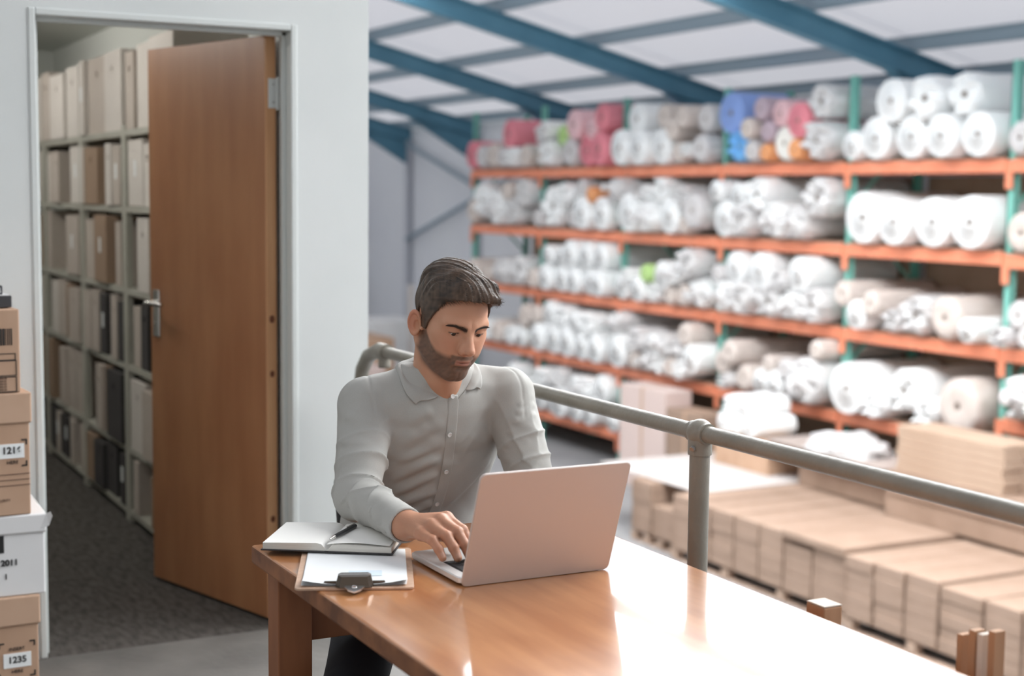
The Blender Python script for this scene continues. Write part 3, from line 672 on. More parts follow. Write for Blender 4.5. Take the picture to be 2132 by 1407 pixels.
# ------------------------------------------------------------------ archive boxes beside the door
BXF = -4.35
def archive(name, ymax, w, z, h, d, m, ml, lidh, yaw, label, xf=BXF):
    """box with front face towards +X; local x = out of the front, local y = right edge at 0 going left negative"""
    t = empty(name, (xf, ymax, z), (0, 0, yaw)); tag(t, label, 'box', 'archive boxes stacked beside the door')
    lo = 0 if lidh == 0 else .006
    B().box((-d+lo, -w+lo, 0), (-lo, -lo, h-.002), .004).build('body', m, t)
    if lidh:
        B().box((-d, -w, h-lidh), (0, 0, h), .005).build('lid', ml, t)
    return t
def onfront(y, z, xo=.0015): return Matrix.Translation((xo, y, z)) @ Matrix(((0, 0, 1, 0), (1, 0, 0, 0), (0, 1, 0, 0), (0, 0, 0, 1)))
b1 = archive('archive_box', .748, .40, 0, .337, .39, 'carton', 'carton_lid', .085, .03, 'brown lidded archive box numbered 1235 at the bottom of the stack')
B().box((-.006, -.105, .13), (-.004, -.028, .172)).build('number_label', 'sticker', b1)
text('number', '1235', .026, b1, 'print', onfront(-.067, .152, -.0035), bold=.0008)
text('lettering', 'INSERT', .014, b1, 'print', onfront(-.067, .184, -.0045)); text('lettering', 'HERE', .014, b1, 'print', onfront(-.067, .118, -.0045))
def corners(t, y0, y1, z0_, z1, xo):
    for (y, z, sy, sz) in ((y0, z0_, 1, 1), (y1, z0_, -1, 1), (y0, z1, 1, -1), (y1, z1, -1, -1)):
        ya, yb = sorted((y, y+sy*.016)); za, zb = sorted((z, z+sz*.016)); yc, yd = sorted((y, y+sy*.004)); zc, zd = sorted((z, z+sz*.004))
        B().box((xo-.001, ya, zc), (xo, yb, zd)).box((xo-.001, yc, za), (xo, yd, zb)).build('corner_mark', 'print', t)
corners(b1, -.118, -.016, .10, .205, -.0045)
b2 = archive('archive_box', .770, .42, .338, .235, .39, 'white_carton', 'white_carton', .055, -.03, 'crumpled white archive box marked 2011, second from the floor')
text('date', '2011', .024, b2, 'print', onfront(-.104, .098, -.004), bold=.0009); text('date', '1', .022, b2, 'print', onfront(-.114, .058, -.004), bold=.0006)
B().box((-.006, -.16, .128), (-.0045, -.118, .178)).build('black_block', 'print', b2)  # flat black rectangle on the box front
B().poly([(-.01, -.03, .22), (.0, .0, .235), (.006, .010, .240), (.010, .015, .228), (.005, .006, .20), (0, -.02, .19)], [(0, 1, 5), (1, 2, 4), (2, 3, 4), (1, 4, 5)]).build('torn_corner', 'white_carton', b2)
b3 = archive('archive_box', .735, .40, .574, .352, .38, 'carton', 'carton_lid', .088, .06, 'brown lidded archive box numbered 1216 above the white box')
B().box((-.006, -.115, .165), (-.0045, -.022, .206)).build('number_label', 'sticker', b3)
text('number', '1216', .027, b3, 'print', onfront(-.057, .187, -.0035), bold=.0008)
text('lettering', 'HERE', .014, b3, 'print', onfront(-.055, .153, -.0045)); corners(b3, -.16, -.014, .14, .218, -.0045)
for k in range(3): B().box((-.006, -.30, .118-k*.016), (-.0045, -.008, .1195-k*.016)).build('ruled_line', 'print_brown', b3)
text('lettering', 'SECURITY', .010, b3, 'print_brown', onfront(-.085, .045, -.0045))
b4 = archive('carton', .706, .36, .927, .238, .36, 'carton', 'carton', 0, .05, 'brown printed carton with barcode at the top of the stack')
rb = random.Random(3); y = -.155
while y < -.022:
    w = rb.choice((.002, .003, .005)); B().box((.0002, y, .135), (.0012, y+w, .182)).build('barcode_bar', 'print', b4); y += w+rb.choice((.002, .003, .004))
text('barcode_digits', '8 469002 4', .012, b4, 'print', onfront(-.085, .126, .001))
def frame_lines(t, y0, y1, z0_, z1, w=.0022):
    B().box((.0002, y0, z0_), (.0012, y1, z0_+w)).box((.0002, y0, z1-w), (.0012, y1, z1)).box((.0002, y0, z0_), (.0012, y0+w, z1)).box((.0002, y1-w, z0_), (.0012, y1, z1)).build('printed_frame', 'print', t)
frame_lines(b4, -.2, -.012, .092, .112); frame_lines(b4, -.2, -.010, .048, .092); frame_lines(b4, -.2, -.10, .002, .046); frame_lines(b4, -.10, -.010, .002, .046)
for k in range(5): text('fine_print', 'No 00-000-0%d' % k, .008, b4, 'print_brown', onfront(-.06, .041-k*.008, .001))
text('fine_print', 'SIZE', .010, b4, 'print_brown', onfront(-.15, .102, .001))
bk = empty('black_case', (-4.38, .692, 1.1655), (0, 0, .05)); tag(bk, 'black case with white lettering lying on the barcode carton', 'case')
B().box((-.2, -.22, 0), (0, 0, .034), .003).build('lower_body', 'black_case', bk); B().box((-.19, -.22, .036), (-.012, -.022, .062), .003).build('upper_body', 'black_case', bk)
B().box((-.19, -.22, .0335), (-.004, -.006, .0365)).build('edge_band', 'white_print', bk)
text('lettering', 'B', .022, bk, 'white_print', onfront(-.033, .048, -.0115)); text('lettering', '2', .024, bk, 'white_print', onfront(-.093, .017, .0008))

# ------------------------------------------------------------------ table
TX0, TX1, TY0, TY1, TZ = -3.018, -1.10, .955, 1.71, .75
tb = empty('table', ((TX0+TX1)/2, (TY0+TY1)/2, 0)); tag(tb, 'glossy orange brown wooden work table by the handrail', 'table')
w, d = (TX1-TX0)/2, (TY1-TY0)/2
tp = B().box((-w, -d, TZ-.040), (w, d, TZ), .006, seg=3).mesh('tabletop'); tp.materials.append(MATS['table_wood']); tp.materials.append(MATS['table_edge'])
for p in tp.polygons:
    if p.normal.z < .3: p.material_index = 1
link('tabletop', tp, tb)
for sx in (-1, 1):
    for sy in (-1, 1):
        x0 = sx*(w-.035) - (.07 if sx > 0 else 0); y0 = sy*(d-.025)-(.075 if sy > 0 else 0)
        B().box((x0, y0, 0), (x0+.07, y0+.075, TZ-.039), .003).build('leg', 'leg_wood', tb)
    xa = sx*(w-.045)-(.022 if sx > 0 else 0)
    B().box((xa, -d+.095, TZ-.205), (xa+.022, d-.095, TZ-.039), .002).build('apron', 'leg_wood', tb)
B().box((-w+.10, d-.06, TZ-.20), (w-.10, d-.04, TZ-.039), .002).build('apron', 'leg_wood', tb)

# ------------------------------------------------------------------ laptop
LX, LY, LW, LD = -2.522, 1.374, .328, .235
lt = empty('laptop', (LX, LY, TZ)); tag(lt, 'open silver aluminium laptop on the wooden table', 'laptop')
def rrect(w_, h_, r_, n=6):
    out = []
    for cx, cy, a0 in ((w_/2-r_, h_/2-r_, 0), (-w_/2+r_, h_/2-r_, PI/2), (-w_/2+r_, -h_/2+r_, PI), (w_/2-r_, -h_/2+r_, 1.5*PI)):
        for k in range(n+1):
            a = a0+PI/2*k/n; out.append((cx+r_*math.cos(a), cy+r_*math.sin(a)))
    return out
def slab(pts, z0_, z1, M=None, inset=0.0):
    b = B(); n = len(pts); cx = sum(p[0] for p in pts)/n; cy = sum(p[1] for p in pts)/n
    def ring(z, s): return [(p[0]*(1-s)+cx*s if False else p[0]-(math.copysign(s, p[0]-cx)), p[1]-(math.copysign(s, p[1]-cy)), z) for p in pts]
    P = ring(z0_, inset)+ring(z0_+inset, 0)+ring(z1-inset, 0)+ring(z1, inset)
    F_ = []
    for k in range(3):
        for i in range(n): F_.append((k*n+i, k*n+(i+1) % n, (k+1)*n+(i+1) % n, (k+1)*n+i))
    F_ += [tuple(range(n))[::-1], tuple(range(3*n, 4*n))]
    if M is not None: P = [tuple(M@Vector(p)) for p in P]
    return b.poly(P, F_)
bpts = [(x-LD/2, y) for (x, y) in rrect(LD, LW, .012)]
slab(bpts, .004, .017, inset=.002).build('base', 'alu_light', lt, True, 20)
for fx in (-.03, -LD+.03):
    for fy in (-.13, .13): B().cyl((fx, fy, 0), (fx, fy, .0045), .008, n=14).build('foot', 'rubber', lt)
kb = B().box((-.125, -.14, .0168), (-.022, .14, .0176), .0003).build('keyboard', 'key_black', lt)
for r_ in range(6):
    for c in range(14):
        B().box((-.123+r_*.0168+.001, -.138+c*.01975+.001, .0174), (-.123+(r_+1)*.0168-.0012, -.138+(c+1)*.01975-.0012, .0188), .0004, seg=1).build('key', 'key_black', kb)
B().box((-.222, -.055, .0168), (-.135, .055, .0174), .0003).build('trackpad', 'aluminium', lt)
LM = Matrix.Translation((.0035, 0, .002)) @ Matrix.Rotation(math.radians(19.5), 4, 'Y')
lpts = [(x, y+.0) for (x, y) in rrect(.247, LW, .012)]
LID = LM @ Matrix.Translation((0, 0, .1235)) @ Matrix(((0, 0, 1, 0), (0, 1, 0, 0), (-1, 0, 0, 0), (0, 0, 0, 1)))
slab(lpts, -.0005, .0055, M=LID, inset=.0015).build('lid', 'aluminium', lt, True, 20)
slab([(x*.965, y*.975) for (x, y) in lpts], -.0012, -.0003, M=LID).build('screen', 'key_black', lt)
B().cyl((-.0045, -.12, .0145), (-.0045, .12, .0145), .0042, n=14).build('hinge', 'key_black', lt, True, 40)

# ------------------------------------------------------------------ clipboard, notebook, pen
ca = np.array([-2.624, .914]); cb_ = np.array([-2.538, 1.122]); cdv = (cb_-ca)/np.linalg.norm(cb_-ca)
cang = math.atan2(cdv[1], cdv[0])            # local x along the clip edge, local y away from the camera
CW, CH = .226, .318
cl = empty('clipboard', (ca[0], ca[1], TZ+.0005), (0, 0, cang)); tag(cl, 'brown hardboard clipboard with white papers overhanging the table edge', 'clipboard')
slab([(x+CW/2, y+CH/2) for (x, y) in rrect(CW, CH, .012)], 0, .0045, inset=.0006).build('board', 'clipboard', cl, True, 20)
for k in range(4):
    b = B(); nx, ny = 10, 12; P = []; Fc = []
    for j in range(ny+1):
        for i in range(nx+1):
            u, v = i/nx, j/ny; x = .012+.200*u+.0006*k; y = .012+.285*v-.0007*k
            curl = .010*max(0, 1-v*5)*(abs(u-.5)*2)**2*(k+1)/4
            P.append((x, y, .0051+k*.0008+curl))
    for j in range(ny):
        for i in range(nx): q = j*(nx+1)+i; Fc.append((q, q+1, q+nx+2, q+nx+1))
    pg = b.poly(P, Fc).build('paper_sheet', 'paper', cl, True)
B().box((.10, .075, .0083), (.165, .115, .0086)).build('printed_chart', 'chart', cl)
kc = empty('clip', (CW/2, 0, .004), parent=cl)
B().box((-.058, .014, .005), (.058, .020, .010), .0015).build('clamp_bar', 'clip_bronze', kc)
b = B(); pr_ = [(-.030, .030), (.030, .030), (.036, .018), (.036, .002), (.028, -.012), (-.028, -.012), (-.036, .002), (-.036, .018)]
b.poly([(x, y, .004) for x, y in pr_]+[(x*.86, y*.8+.002, .024) for x, y in pr_], [tuple(range(8))[::-1], tuple(range(8, 16))]+[(i, (i+1) % 8, 8+(i+1) % 8, 8+i) for i in range(8)]).build('clip_body', 'clip_bronze', kc)
B().box((-.029, .004, .023), (.029, .006, .027), .0008).build('spring_wire', 'clip_steel', kc)
tabp = [(-.022, -.006), (-.012, -.030), (0, -.040), (.012, -.030), (.022, -.006)]
def tab_edge(a_):
    c_, s_ = math.cos(a_), math.sin(a_); best = 1
    for (xa, ya), (xb, yb) in zip(tabp, tabp[1:]+tabp[:1]):
        ex, ey = xb-xa, yb-ya; den = c_*ey-s_*ex
        if abs(den) < 1e-9: continue
        t_ = (xa*ey-(ya+.017)*ex)/den; u_ = (xa*s_-(ya+.017)*c_)/den
        if t_ > 0 and -1e-6 <= u_ <= 1+1e-6: best = min(best, t_)
    return (c_*best, -.017+s_*best)
n = 24; out_ = [tab_edge(2*PI*k/n+.001) for k in range(n)]; inn_ = [(.0045*math.cos(2*PI*k/n), -.017+.0045*math.sin(2*PI*k/n)) for k in range(n)]
def tz(y): return .001+.147*(y+.040)
P = [(x, y, tz(y)+dz) for dz in (0, .003) for ring in (out_, inn_) for (x, y) in ring]; Fc = []
for k in range(n):
    k2 = (k+1) % n; Fc += [(k, n+k, n+k2, k2), (2*n+k, 2*n+k2, 3*n+k2, 3*n+k), (k, k2, 2*n+k2, 2*n+k), (n+k, 3*n+k, 3*n+k2, n+k2)]
B().poly(P, Fc).build('hanging_tab', 'clip_steel', kc)
B().tube([(.0047*math.cos(2*PI*k/18), -.017+.0047*math.sin(2*PI*k/18), tz(-.017+.0047*math.sin(2*PI*k/18))+.0032) for k in range(19)], .0008, 8).build('tab_eyelet', 'clip_steel', kc, True)

# open notebook: local x across the spread, local y along the spine (away from the camera)
n0 = np.array([-2.846, 1.062]); n1 = np.array([-3.012, 1.172]); nd = (n1-n0)/np.linalg.norm(n1-n0)
nang = math.atan2(nd[1], nd[0])-PI/2
NB = empty('notebook', (n0[0], n0[1], TZ+.0105), (0, 0, nang)); tag(NB, 'open black covered notebook with blank cream pages', 'notebook')
NH = .195; NWd = .135
def page_block(side):
    prof = []
    n = 12
    for k in range(n+1):
        u = k/n; x = side*NWd*u
        z = .004+(.0155 if side < 0 else .013)*(1-(1-min(1, u*7))**2)*(1-.22*u) - (.0 if side < 0 else 0)
        if side > 0: z += .001*math.sin(PI*min(1, u*1.3))
        prof.append((x, z))
    b = B(); P = []; Fc = []
    for j in range(2):
        for (x, z) in prof: P.append((x, j*NH, z))
        for (x, z) in prof: P.append((x, j*NH, .003))
    m_ = n+1
    for k in range(n):
        Fc += [(k, k+1, 2*m_+k+1, 2*m_+k), (m_+k, 3*m_+k, 3*m_+k+1, m_+k+1), (k, m_+k, m_+k+1, k+1), (2*m_+k, 2*m_+k+1, 3*m_+k+1, 3*m_+k)]
    Fc += [(n, m_+n, 3*m_+n, 2*m_+n), (0, 2*m_, 3*m_, m_)]
    me = b.poly(P, Fc).mesh('page_block', True, 40); me.materials.append(MATS['page']); me.materials.append(MATS['page_edge'])
    for p in me.polygons:
        if abs(p.normal.z) < .5: p.material_index = 1
    return link('page_block', me, NB)
page_block(-1); page_block(1)
B().box((-NWd-.004, -.003, 0), (-.004, NH+.003, .003), .001).build('cover', 'cover', NB); B().box((.004, -.003, 0), (NWd+.004, NH+.003, .003), .001).build('cover', 'cover', NB)
B().box((-.006, -.003, .0), (.006, NH+.003, .002), .0008).build('spine', 'cover', NB)
# loose raised page of the right half
b = B(); P = []; Fc = []; n = 14
for j in range(2):
    for k in range(n+1):
        u = k/n; P.append((NWd*.97*u, NH*(.004+.985*j)+(.0), .0168+.006*math.sin(PI*min(1, u*.95))*(1-.5*u)))
for k in range(n): Fc.append((k, k+1, n+2+k, n+1+k))
b.poly(P, Fc).build('page', 'page', NB, True)
# pen lying in the gutter
pn0 = atd(684, 1124, 1); 
pe = empty('pen', (0, 0, 0)); tag(pe, 'dark ballpoint pen lying in the notebook gutter', 'pen')
A_ = at(687, 1122, 2, TZ+.0355); B_ = at(729, 1100, 2, TZ+.0355); dvv = (B_-A_)/np.linalg.norm(B_-A_); Lp = .135
B_ = A_+dvv*Lp
pe.location = tuple(A_)
def pp(t): return tuple(dvv*Lp*t)
B().tube([pp(.16), pp(.3), pp(.6), pp(.97)], [.0042, .0048, .005, .0046], 14).build('barrel', 'pen_dark', pe, True, 40)
B().tube([pp(0), pp(.04), pp(.16)], [.0009, .0024, .0043], 14).build('tip', 'chrome', pe, True, 40)
B().tube([pp(.97), pp(1.0)], [.003, .0028], 12).build('push_button', 'chrome', pe, True, 40)
q0, q1 = np.array(pp(.62))+(0, 0, .0066), np.array(pp(.98))+(0, 0, .0066)
B().cyl(q0, q1, .0012, n=8).cyl(np.array(pp(.96))+(0, 0, .004), np.array(pp(.96))+(0, 0, .0072), .0014, n=8).build('pocket_clip', 'chrome', pe, True, 40)

# ------------------------------------------------------------------ person (sculpted from distance fields)
import time
TIMING = False
def smin(a, b, k):
    h = np.clip(.5+.5*(b-a)/k, 0, 1); return b*(1-h)+a*h-k*h*(1-h)
def smax(a, b, k): return -smin(-a, -b, k)
def ell(P, c, r):
    q = P-np.array(c); r = np.array(r); k0 = np.sqrt(((q/r)**2).sum(1)); k1 = np.sqrt(((q/(r*r))**2).sum(1))+1e-9
    return k0*(k0-1)/k1
def sph(P, c, r): return np.sqrt(((P-np.array(c))**2).sum(1))-r
def cone(P, a, b, r0, r1):
    a = np.array(a, float); b = np.array(b, float); ba = b-a; t = np.clip(((P-a)@ba)/(ba@ba), 0, 1)
    return np.sqrt(((P-a-t[:, None]*ba)**2).sum(1))-(r0+(r1-r0)*t)
def sstep(a, b, x):
    t = np.clip((x-a)/(b-a), 0, 1); return t*t*(3-2*t)
def wav(P, freq, seed, n=5):
    """smooth pseudo noise, about -1..1"""
    g = np.random.RandomState(seed); v = 0
    for k in range(n):
        d = g.normal(size=3); d /= np.linalg.norm(d); v = v+np.sin((P@d)*freq*(.6+.9*g.rand())+g.rand()*6.28+1.3*np.sin((P@np.roll(d, 1))*freq*.7))
    return v/n*1.4

def surface(fn, lo, hi, h):
    lo = np.array(lo, float); hi = np.array(hi, float); N = 8; T0_ = time.time()
    n = np.ceil((hi-lo)/h/N).astype(int)*N
    nb = n//N
    ctr = np.stack(np.meshgrid(*[(np.arange(m)+.5)*N*h for m in nb], indexing='ij'), -1).reshape(-1, 3)+lo
    dc = fn(ctr); keep = np.abs(dc) < N*h*.95+.004
    A = np.repeat(np.repeat(np.repeat(np.sign(dc).reshape(nb), N, 0), N, 1), N, 2).astype(np.float32)
    kb_ = np.argwhere(keep.reshape(nb))
    off = np.stack(np.meshgrid(*[np.arange(N)]*3, indexing='ij'), -1).reshape(-1, 3)
    idx = (kb_[:, None, :]*N+off[None]).reshape(-1, 3)
    for s_ in range(0, len(idx), 400000):
        q = idx[s_:s_+400000]; A[q[:, 0], q[:, 1], q[:, 2]] = fn(q*h+lo)
    S = A < 0
    m = (n-1); c = np.zeros(m, np.uint8)
    for i in (0, 1):
        for j in (0, 1):
            for k in (0, 1): c += S[i:n[0]-1+i, j:n[1]-1+j, k:n[2]-1+k]
    act = (c > 0) & (c < 8); cells = np.argwhere(act); vid = -np.ones(m, np.int64); vid[act] = np.arange(len(cells))
    acc = np.zeros((len(cells), 3)); cnt = np.zeros(len(cells))
    cor = [(i, j, k) for i in (0, 1) for j in (0, 1) for k in (0, 1)]
    for a in cor:
        for ax in range(3):
            if a[ax]: continue
            b_ = list(a); b_[ax] = 1
            va = A[cells[:, 0]+a[0], cells[:, 1]+a[1], cells[:, 2]+a[2]]; vb = A[cells[:, 0]+b_[0], cells[:, 1]+b_[1], cells[:, 2]+b_[2]]
            cr = (va < 0) != (vb < 0); t = np.where(cr, va/(va-vb+1e-12), 0)
            p = np.tile(np.array(a, float), (len(cells), 1)); p[:, ax] += t
            acc[cr] += p[cr]; cnt[cr] += 1
    V = (cells+acc/cnt[:, None])*h+lo
    quads = []
    for ax in range(3):
        u, w_ = [(1, 2), (2, 0), (0, 1)][ax]
        sl0 = [slice(1, m[0]), slice(1, m[1]), slice(1, m[2])]; sl0[ax] = slice(0, m[ax])
        sA = S[tuple(slice(s_.start, s_.stop) for s_ in sl0)]
        sl1 = list(sl0); sl1[ax] = slice(1, m[ax]+1); sB = S[tuple(sl1)]
        e = np.argwhere(sA != sB)+np.array([s_.start for s_ in sl0])
        if len(e) == 0: continue
        fl = S[e[:, 0], e[:, 1], e[:, 2]]
        def g(du, dw_):
            q = e.copy(); q[:, u] -= du; q[:, w_] -= dw_; return vid[q[:, 0], q[:, 1], q[:, 2]]
        Q = np.stack([g(1, 1), g(0, 1), g(0, 0), g(1, 0)], 1); Q[~fl] = Q[~fl][:, ::-1]; quads.append(Q)
    Q = np.concatenate(quads); Q = Q[(Q >= 0).all(1)]
    if TIMING: print('surface', len(V), int(keep.sum())*N**3, round(time.time()-T0_, 2))
    return V, Q
def np_mesh(name, V, Q, smooth=True):
    me = bpy.data.meshes.new(name)
    me.vertices.add(len(V)); me.vertices.foreach_set('co', np.asarray(V, np.float32).ravel())
    k = Q.shape[1]
    me.loops.add(len(Q)*k); me.loops.foreach_set('vertex_index', Q.ravel().astype(np.int32))
    me.polygons.add(len(Q)); me.polygons.foreach_set('loop_start', np.arange(0, len(Q)*k, k, dtype=np.int32)); me.polygons.foreach_set('loop_total', np.full(len(Q), k, np.int32))
    me.update(calc_edges=True); me.validate()
    if smooth: me.polygons.foreach_set('use_smooth', np.ones(len(me.polygons), bool))
    return me
def set_col(me, C_, name='tint'):
    at_ = me.color_attributes.new(name, 'FLOAT_COLOR', 'POINT'); at_.data.foreach_set('color', np.concatenate([C_, np.ones((len(C_), 1))], 1).astype(np.float32).ravel())
def attr_mat(name, rough, sss=0, bump=0, bscale=300, spec=.4, sheen=0, vary=0, vscale=200):
    m = bpy.data.materials.new(name); m.use_nodes = True; nt = m.node_tree; p = nt.nodes['Principled BSDF']; MATS[name] = m
    a = nt.nodes.new('ShaderNodeAttribute'); a.attribute_name = 'tint'
    nt.links.new(a.outputs['Color'], p.inputs['Base Color']); p.inputs['Roughness'].default_value = rough; p.inputs['Specular IOR Level'].default_value = spec
    if sss: p.inputs['Subsurface Weight'].default_value = sss; p.inputs['Subsurface Radius'].default_value = (.009, .003, .0015); p.inputs['Subsurface Scale'].default_value = 1
    if bump:
        tc = nt.nodes.new('ShaderNodeTexCoord'); n2 = nt.nodes.new('ShaderNodeTexNoise'); n2.inputs['Scale'].default_value = bscale; nt.links.new(tc.outputs['Object'], n2.inputs['Vector'])
        b = nt.nodes.new('ShaderNodeBump'); b.inputs['Strength'].default_value = bump; b.inputs['Distance'].default_value = .002
        nt.links.new(n2.outputs[0], b.inputs['Height']); nt.links.new(b.outputs[0], p.inputs['Normal'])
    return m
attr_mat('skin', .48, .12, .12, 420); attr_mat('hair', .42, spec=.45)
mat('shirt', (.43, .425, .40), .85, col2=(.46, .455, .43), scale=1100, stretch=(1, 1, .25), bump=.03, bscale=900)
_m = MATS['shirt']; _nt = _m.node_tree; _b0 = [n for n in _nt.nodes if n.type == 'BUMP'][0]
_tc = _nt.nodes.new('ShaderNodeTexCoord'); _n = _nt.nodes.new('ShaderNodeTexNoise'); _n.noise_type = 'RIDGED_MULTIFRACTAL'; _n.inputs['Scale'].default_value = 9; _n.inputs['Detail'].default_value = 1.5; _n.inputs['Distortion'].default_value = .8
_mp = _nt.nodes.new('ShaderNodeMapping'); _mp.inputs['Rotation'].default_value = (.6, .3, .2); _mp.inputs['Scale'].default_value = (1, .8, 1.3)
_nt.links.new(_tc.outputs['Object'], _mp.inputs[0]); _nt.links.new(_mp.outputs[0], _n.inputs['Vector'])
_b1 = _nt.nodes.new('ShaderNodeBump'); _b1.inputs['Strength'].default_value = .8; _b1.inputs['Distance'].default_value = .02
_nt.links.new(_n.outputs[0], _b1.inputs['Height']); _nt.links.new(_b1.outputs[0], _b0.inputs['Normal'])
mat('shirt_button', (.75, .74, .72), .3)
mat('trousers', (.010, .012, .018), .85)
mat('shoe', (.03, .02, .015), .45)
mat('eye_white', (.62, .58, .55), .2); mat('iris', (.03, .018, .012), .15)

BRY, BRZ = (.008, .022, .036, .050), (.0255, .0290, .0325, .0310)
HP = np.array((-3.026, 1.421, 1.210))
def rot3(y, p, r):
    cy, sy, cp, sp, cr, sr = math.cos(y), math.sin(y), math.cos(p), math.sin(p), math.cos(r), math.sin(r)
    return np.array([[cy, -sy, 0], [sy, cy, 0], [0, 0, 1]])@np.array([[cp, 0, sp], [0, 1, 0], [-sp, 0, cp]])@np.array([[1, 0, 0], [0, cr, -sr], [0, sr, cr]])
HR = rot3(math.radians(1.8), math.radians(20.6), math.radians(-4.6))
def to_head(P): return (P-HP)@HR
def from_head(L_): return np.asarray(L_)@HR.T+HP
def cranium(p):
    d = ell(p, (-.004, 0, .044), (.094, .0715, .088))
    return smin(d, ell(p, (.030, 0, -.010), (.064, .0615, .098)), .03)
def head_sdf(p0):
    p = p0.copy(); ya = np.abs(p[:, 1]); p[:, 1] = ya
    d = cranium(p)
    d = smin(d, ell(p, (.034, 0, -.060), (.050, .045, .036)), .02)
    d = smin(d, cone(p, (.000, .051, -.052), (.070, .016, -.087), .0145, .016), .022)
    d = smin(d, sph(p, (.0775, .004, -.0865), .0185), .016)
    d = smin(d, sph(p, (.055, .0465, -.004), .0155), .026)
    d = smin(d, ell(p, (.062, .032, -.034), (.026, .022, .030)), .022)
    d = smin(d, cone(p, (.0895, .010, .031), (.072, .047, .032), .0095, .0085), .016)
    d = smin(d, ell(p, (.078, 0, -.050), (.025, .029, .024)), .018)
    d = smax(d, -ell(p, (.0970, .0310, .0175), (.0130, .0190, .0115)), .011)
    d = smin(d, sph(p, (.0745, .0315, .0165), .0138), .005)
    d = smax(d, -ell(p, (.0890, .0320, .0108), (.0070, .0130, .0036)), .0015)
    d = smin(d, cone(p, (.0920, 0, .024), (.1172, 0, -.013), .0074, .0095), .010)
    d = smin(d, ell(p, (.1172, 0, -.0165), (.0108, .0102, .0095)), .006)
    d = smin(d, ell(p, (.1045, .0130, -.0215), (.0110, .0068, .0082)), .0055)
    d = smin(d, ell(p, (.1000, .0085, -.0110), (.0110, .0085, .0120)), .008)
    d = smin(d, cone(p, (.1120, 0, -.0235), (.1010, 0, -.0310), .0042, .0045), .005)
    d = smax(d, -ell(p, (.1085, .0066, -.0288), (.0050, .0034, .0042)), .003)
    d = smax(d, -ell(p, (.1085, 0, -.0385), (.0040, .0030, .0070)), .004)
    d = smin(d, ell(p, (.0990, 0, -.0472), (.0050, .0165, .0030)), .004)
    d = smin(d, ell(p, (.0975, 0, -.0555), (.0058, .0145, .0038)), .004)
    d = smax(d, -ell(p, (.1085, 0, -.0512+0), (.0085, .0215, .0011)), .003)
    d = smax(d, -ell(p, (.0990, .0265, -.0505), (.006, .004, .004)), .005)
    d = smax(d, -ell(p, (.1010, 0, -.0672), (.0070, .0190, .0050)), .008)
    # nasolabial fold
    d = smax(d, -cone(p, (.0985, .0225, -.028), (.0950, .0320, -.0470), .0008, .0014), .007)
    # ear
    c = np.array((-.003, .0735, -.0080)); e1 = np.array((-.80, .60, 0)); nn = np.array((.60, .80, 0)); q = p-c
    a = q@e1-.0085; b_ = q@nn; z = q[:, 2]
    z2 = z*math.cos(.22)+a*math.sin(.22); a2 = a*math.cos(.22)-z*math.sin(.22)
    zz = np.where(z2 < 0, z2*1.08, z2); wz = .0170-.10*np.maximum(0, -z2)
    rr = np.sqrt((a2/wz)**2+(zz/.031)**2)
    plate = np.sqrt(np.maximum(0, (rr-.82)*.022)**2+np.maximum(np.abs(b_)-.0012, 0)**2)-.0030
    rim = np.sqrt(((rr-.86)*.021)**2+(b_-.0035)**2)-.0038
    ear = smin(plate, rim, .002)
    ear = smin(ear, np.sqrt(((rr-.52)*.021)**2+(b_-.0012)**2+(np.maximum(0, .004-z2)*.7)**2)-.0022, .002)
    ear = smax(ear, -(np.sqrt((a2*1.0+.006)**2+((z2+.004)*.62)**2+((b_-.004)*1.3)**2)-.0078), .002)
    ear = smin(ear, sph(p, (.0105, .0705, -.0115), .0042), .003)
    return smin(d, ear, .006)
NB0 = np.array((-3.125, 1.437, 1.030))
def body_head(P):
    L_ = to_head(P); d = head_sdf(L_)
    nk = cone(P, from_head((-.022, 0, -.030)), NB0, .056, .062)
    nk = smin(nk, cone(P, from_head((.030, .0, -.085)), NB0+np.array((.025, 0, -.03)), .020, .018), .05)
    lx = sph(P, from_head((.030, 0, -.128)), .012)
    nk = smin(nk, lx, .03)
    # sternomastoid
    for s_ in (-1, 1): nk = smin(nk, cone(P, from_head((-.022, s_*.058, -.035)), NB0+np.array((.042, s_*.018, .0)), .013, .010), .018)
    d = smin(d, nk, .016)
    return smin(d, ell(P, NB0+np.array((-.01, 0, -.045)), (.055, .10, .04)), .03)
Vh, Qh = surface(body_head, HP-np.array((.20, .16, .24)), HP+np.array((.16, .16, .17)), .0016)
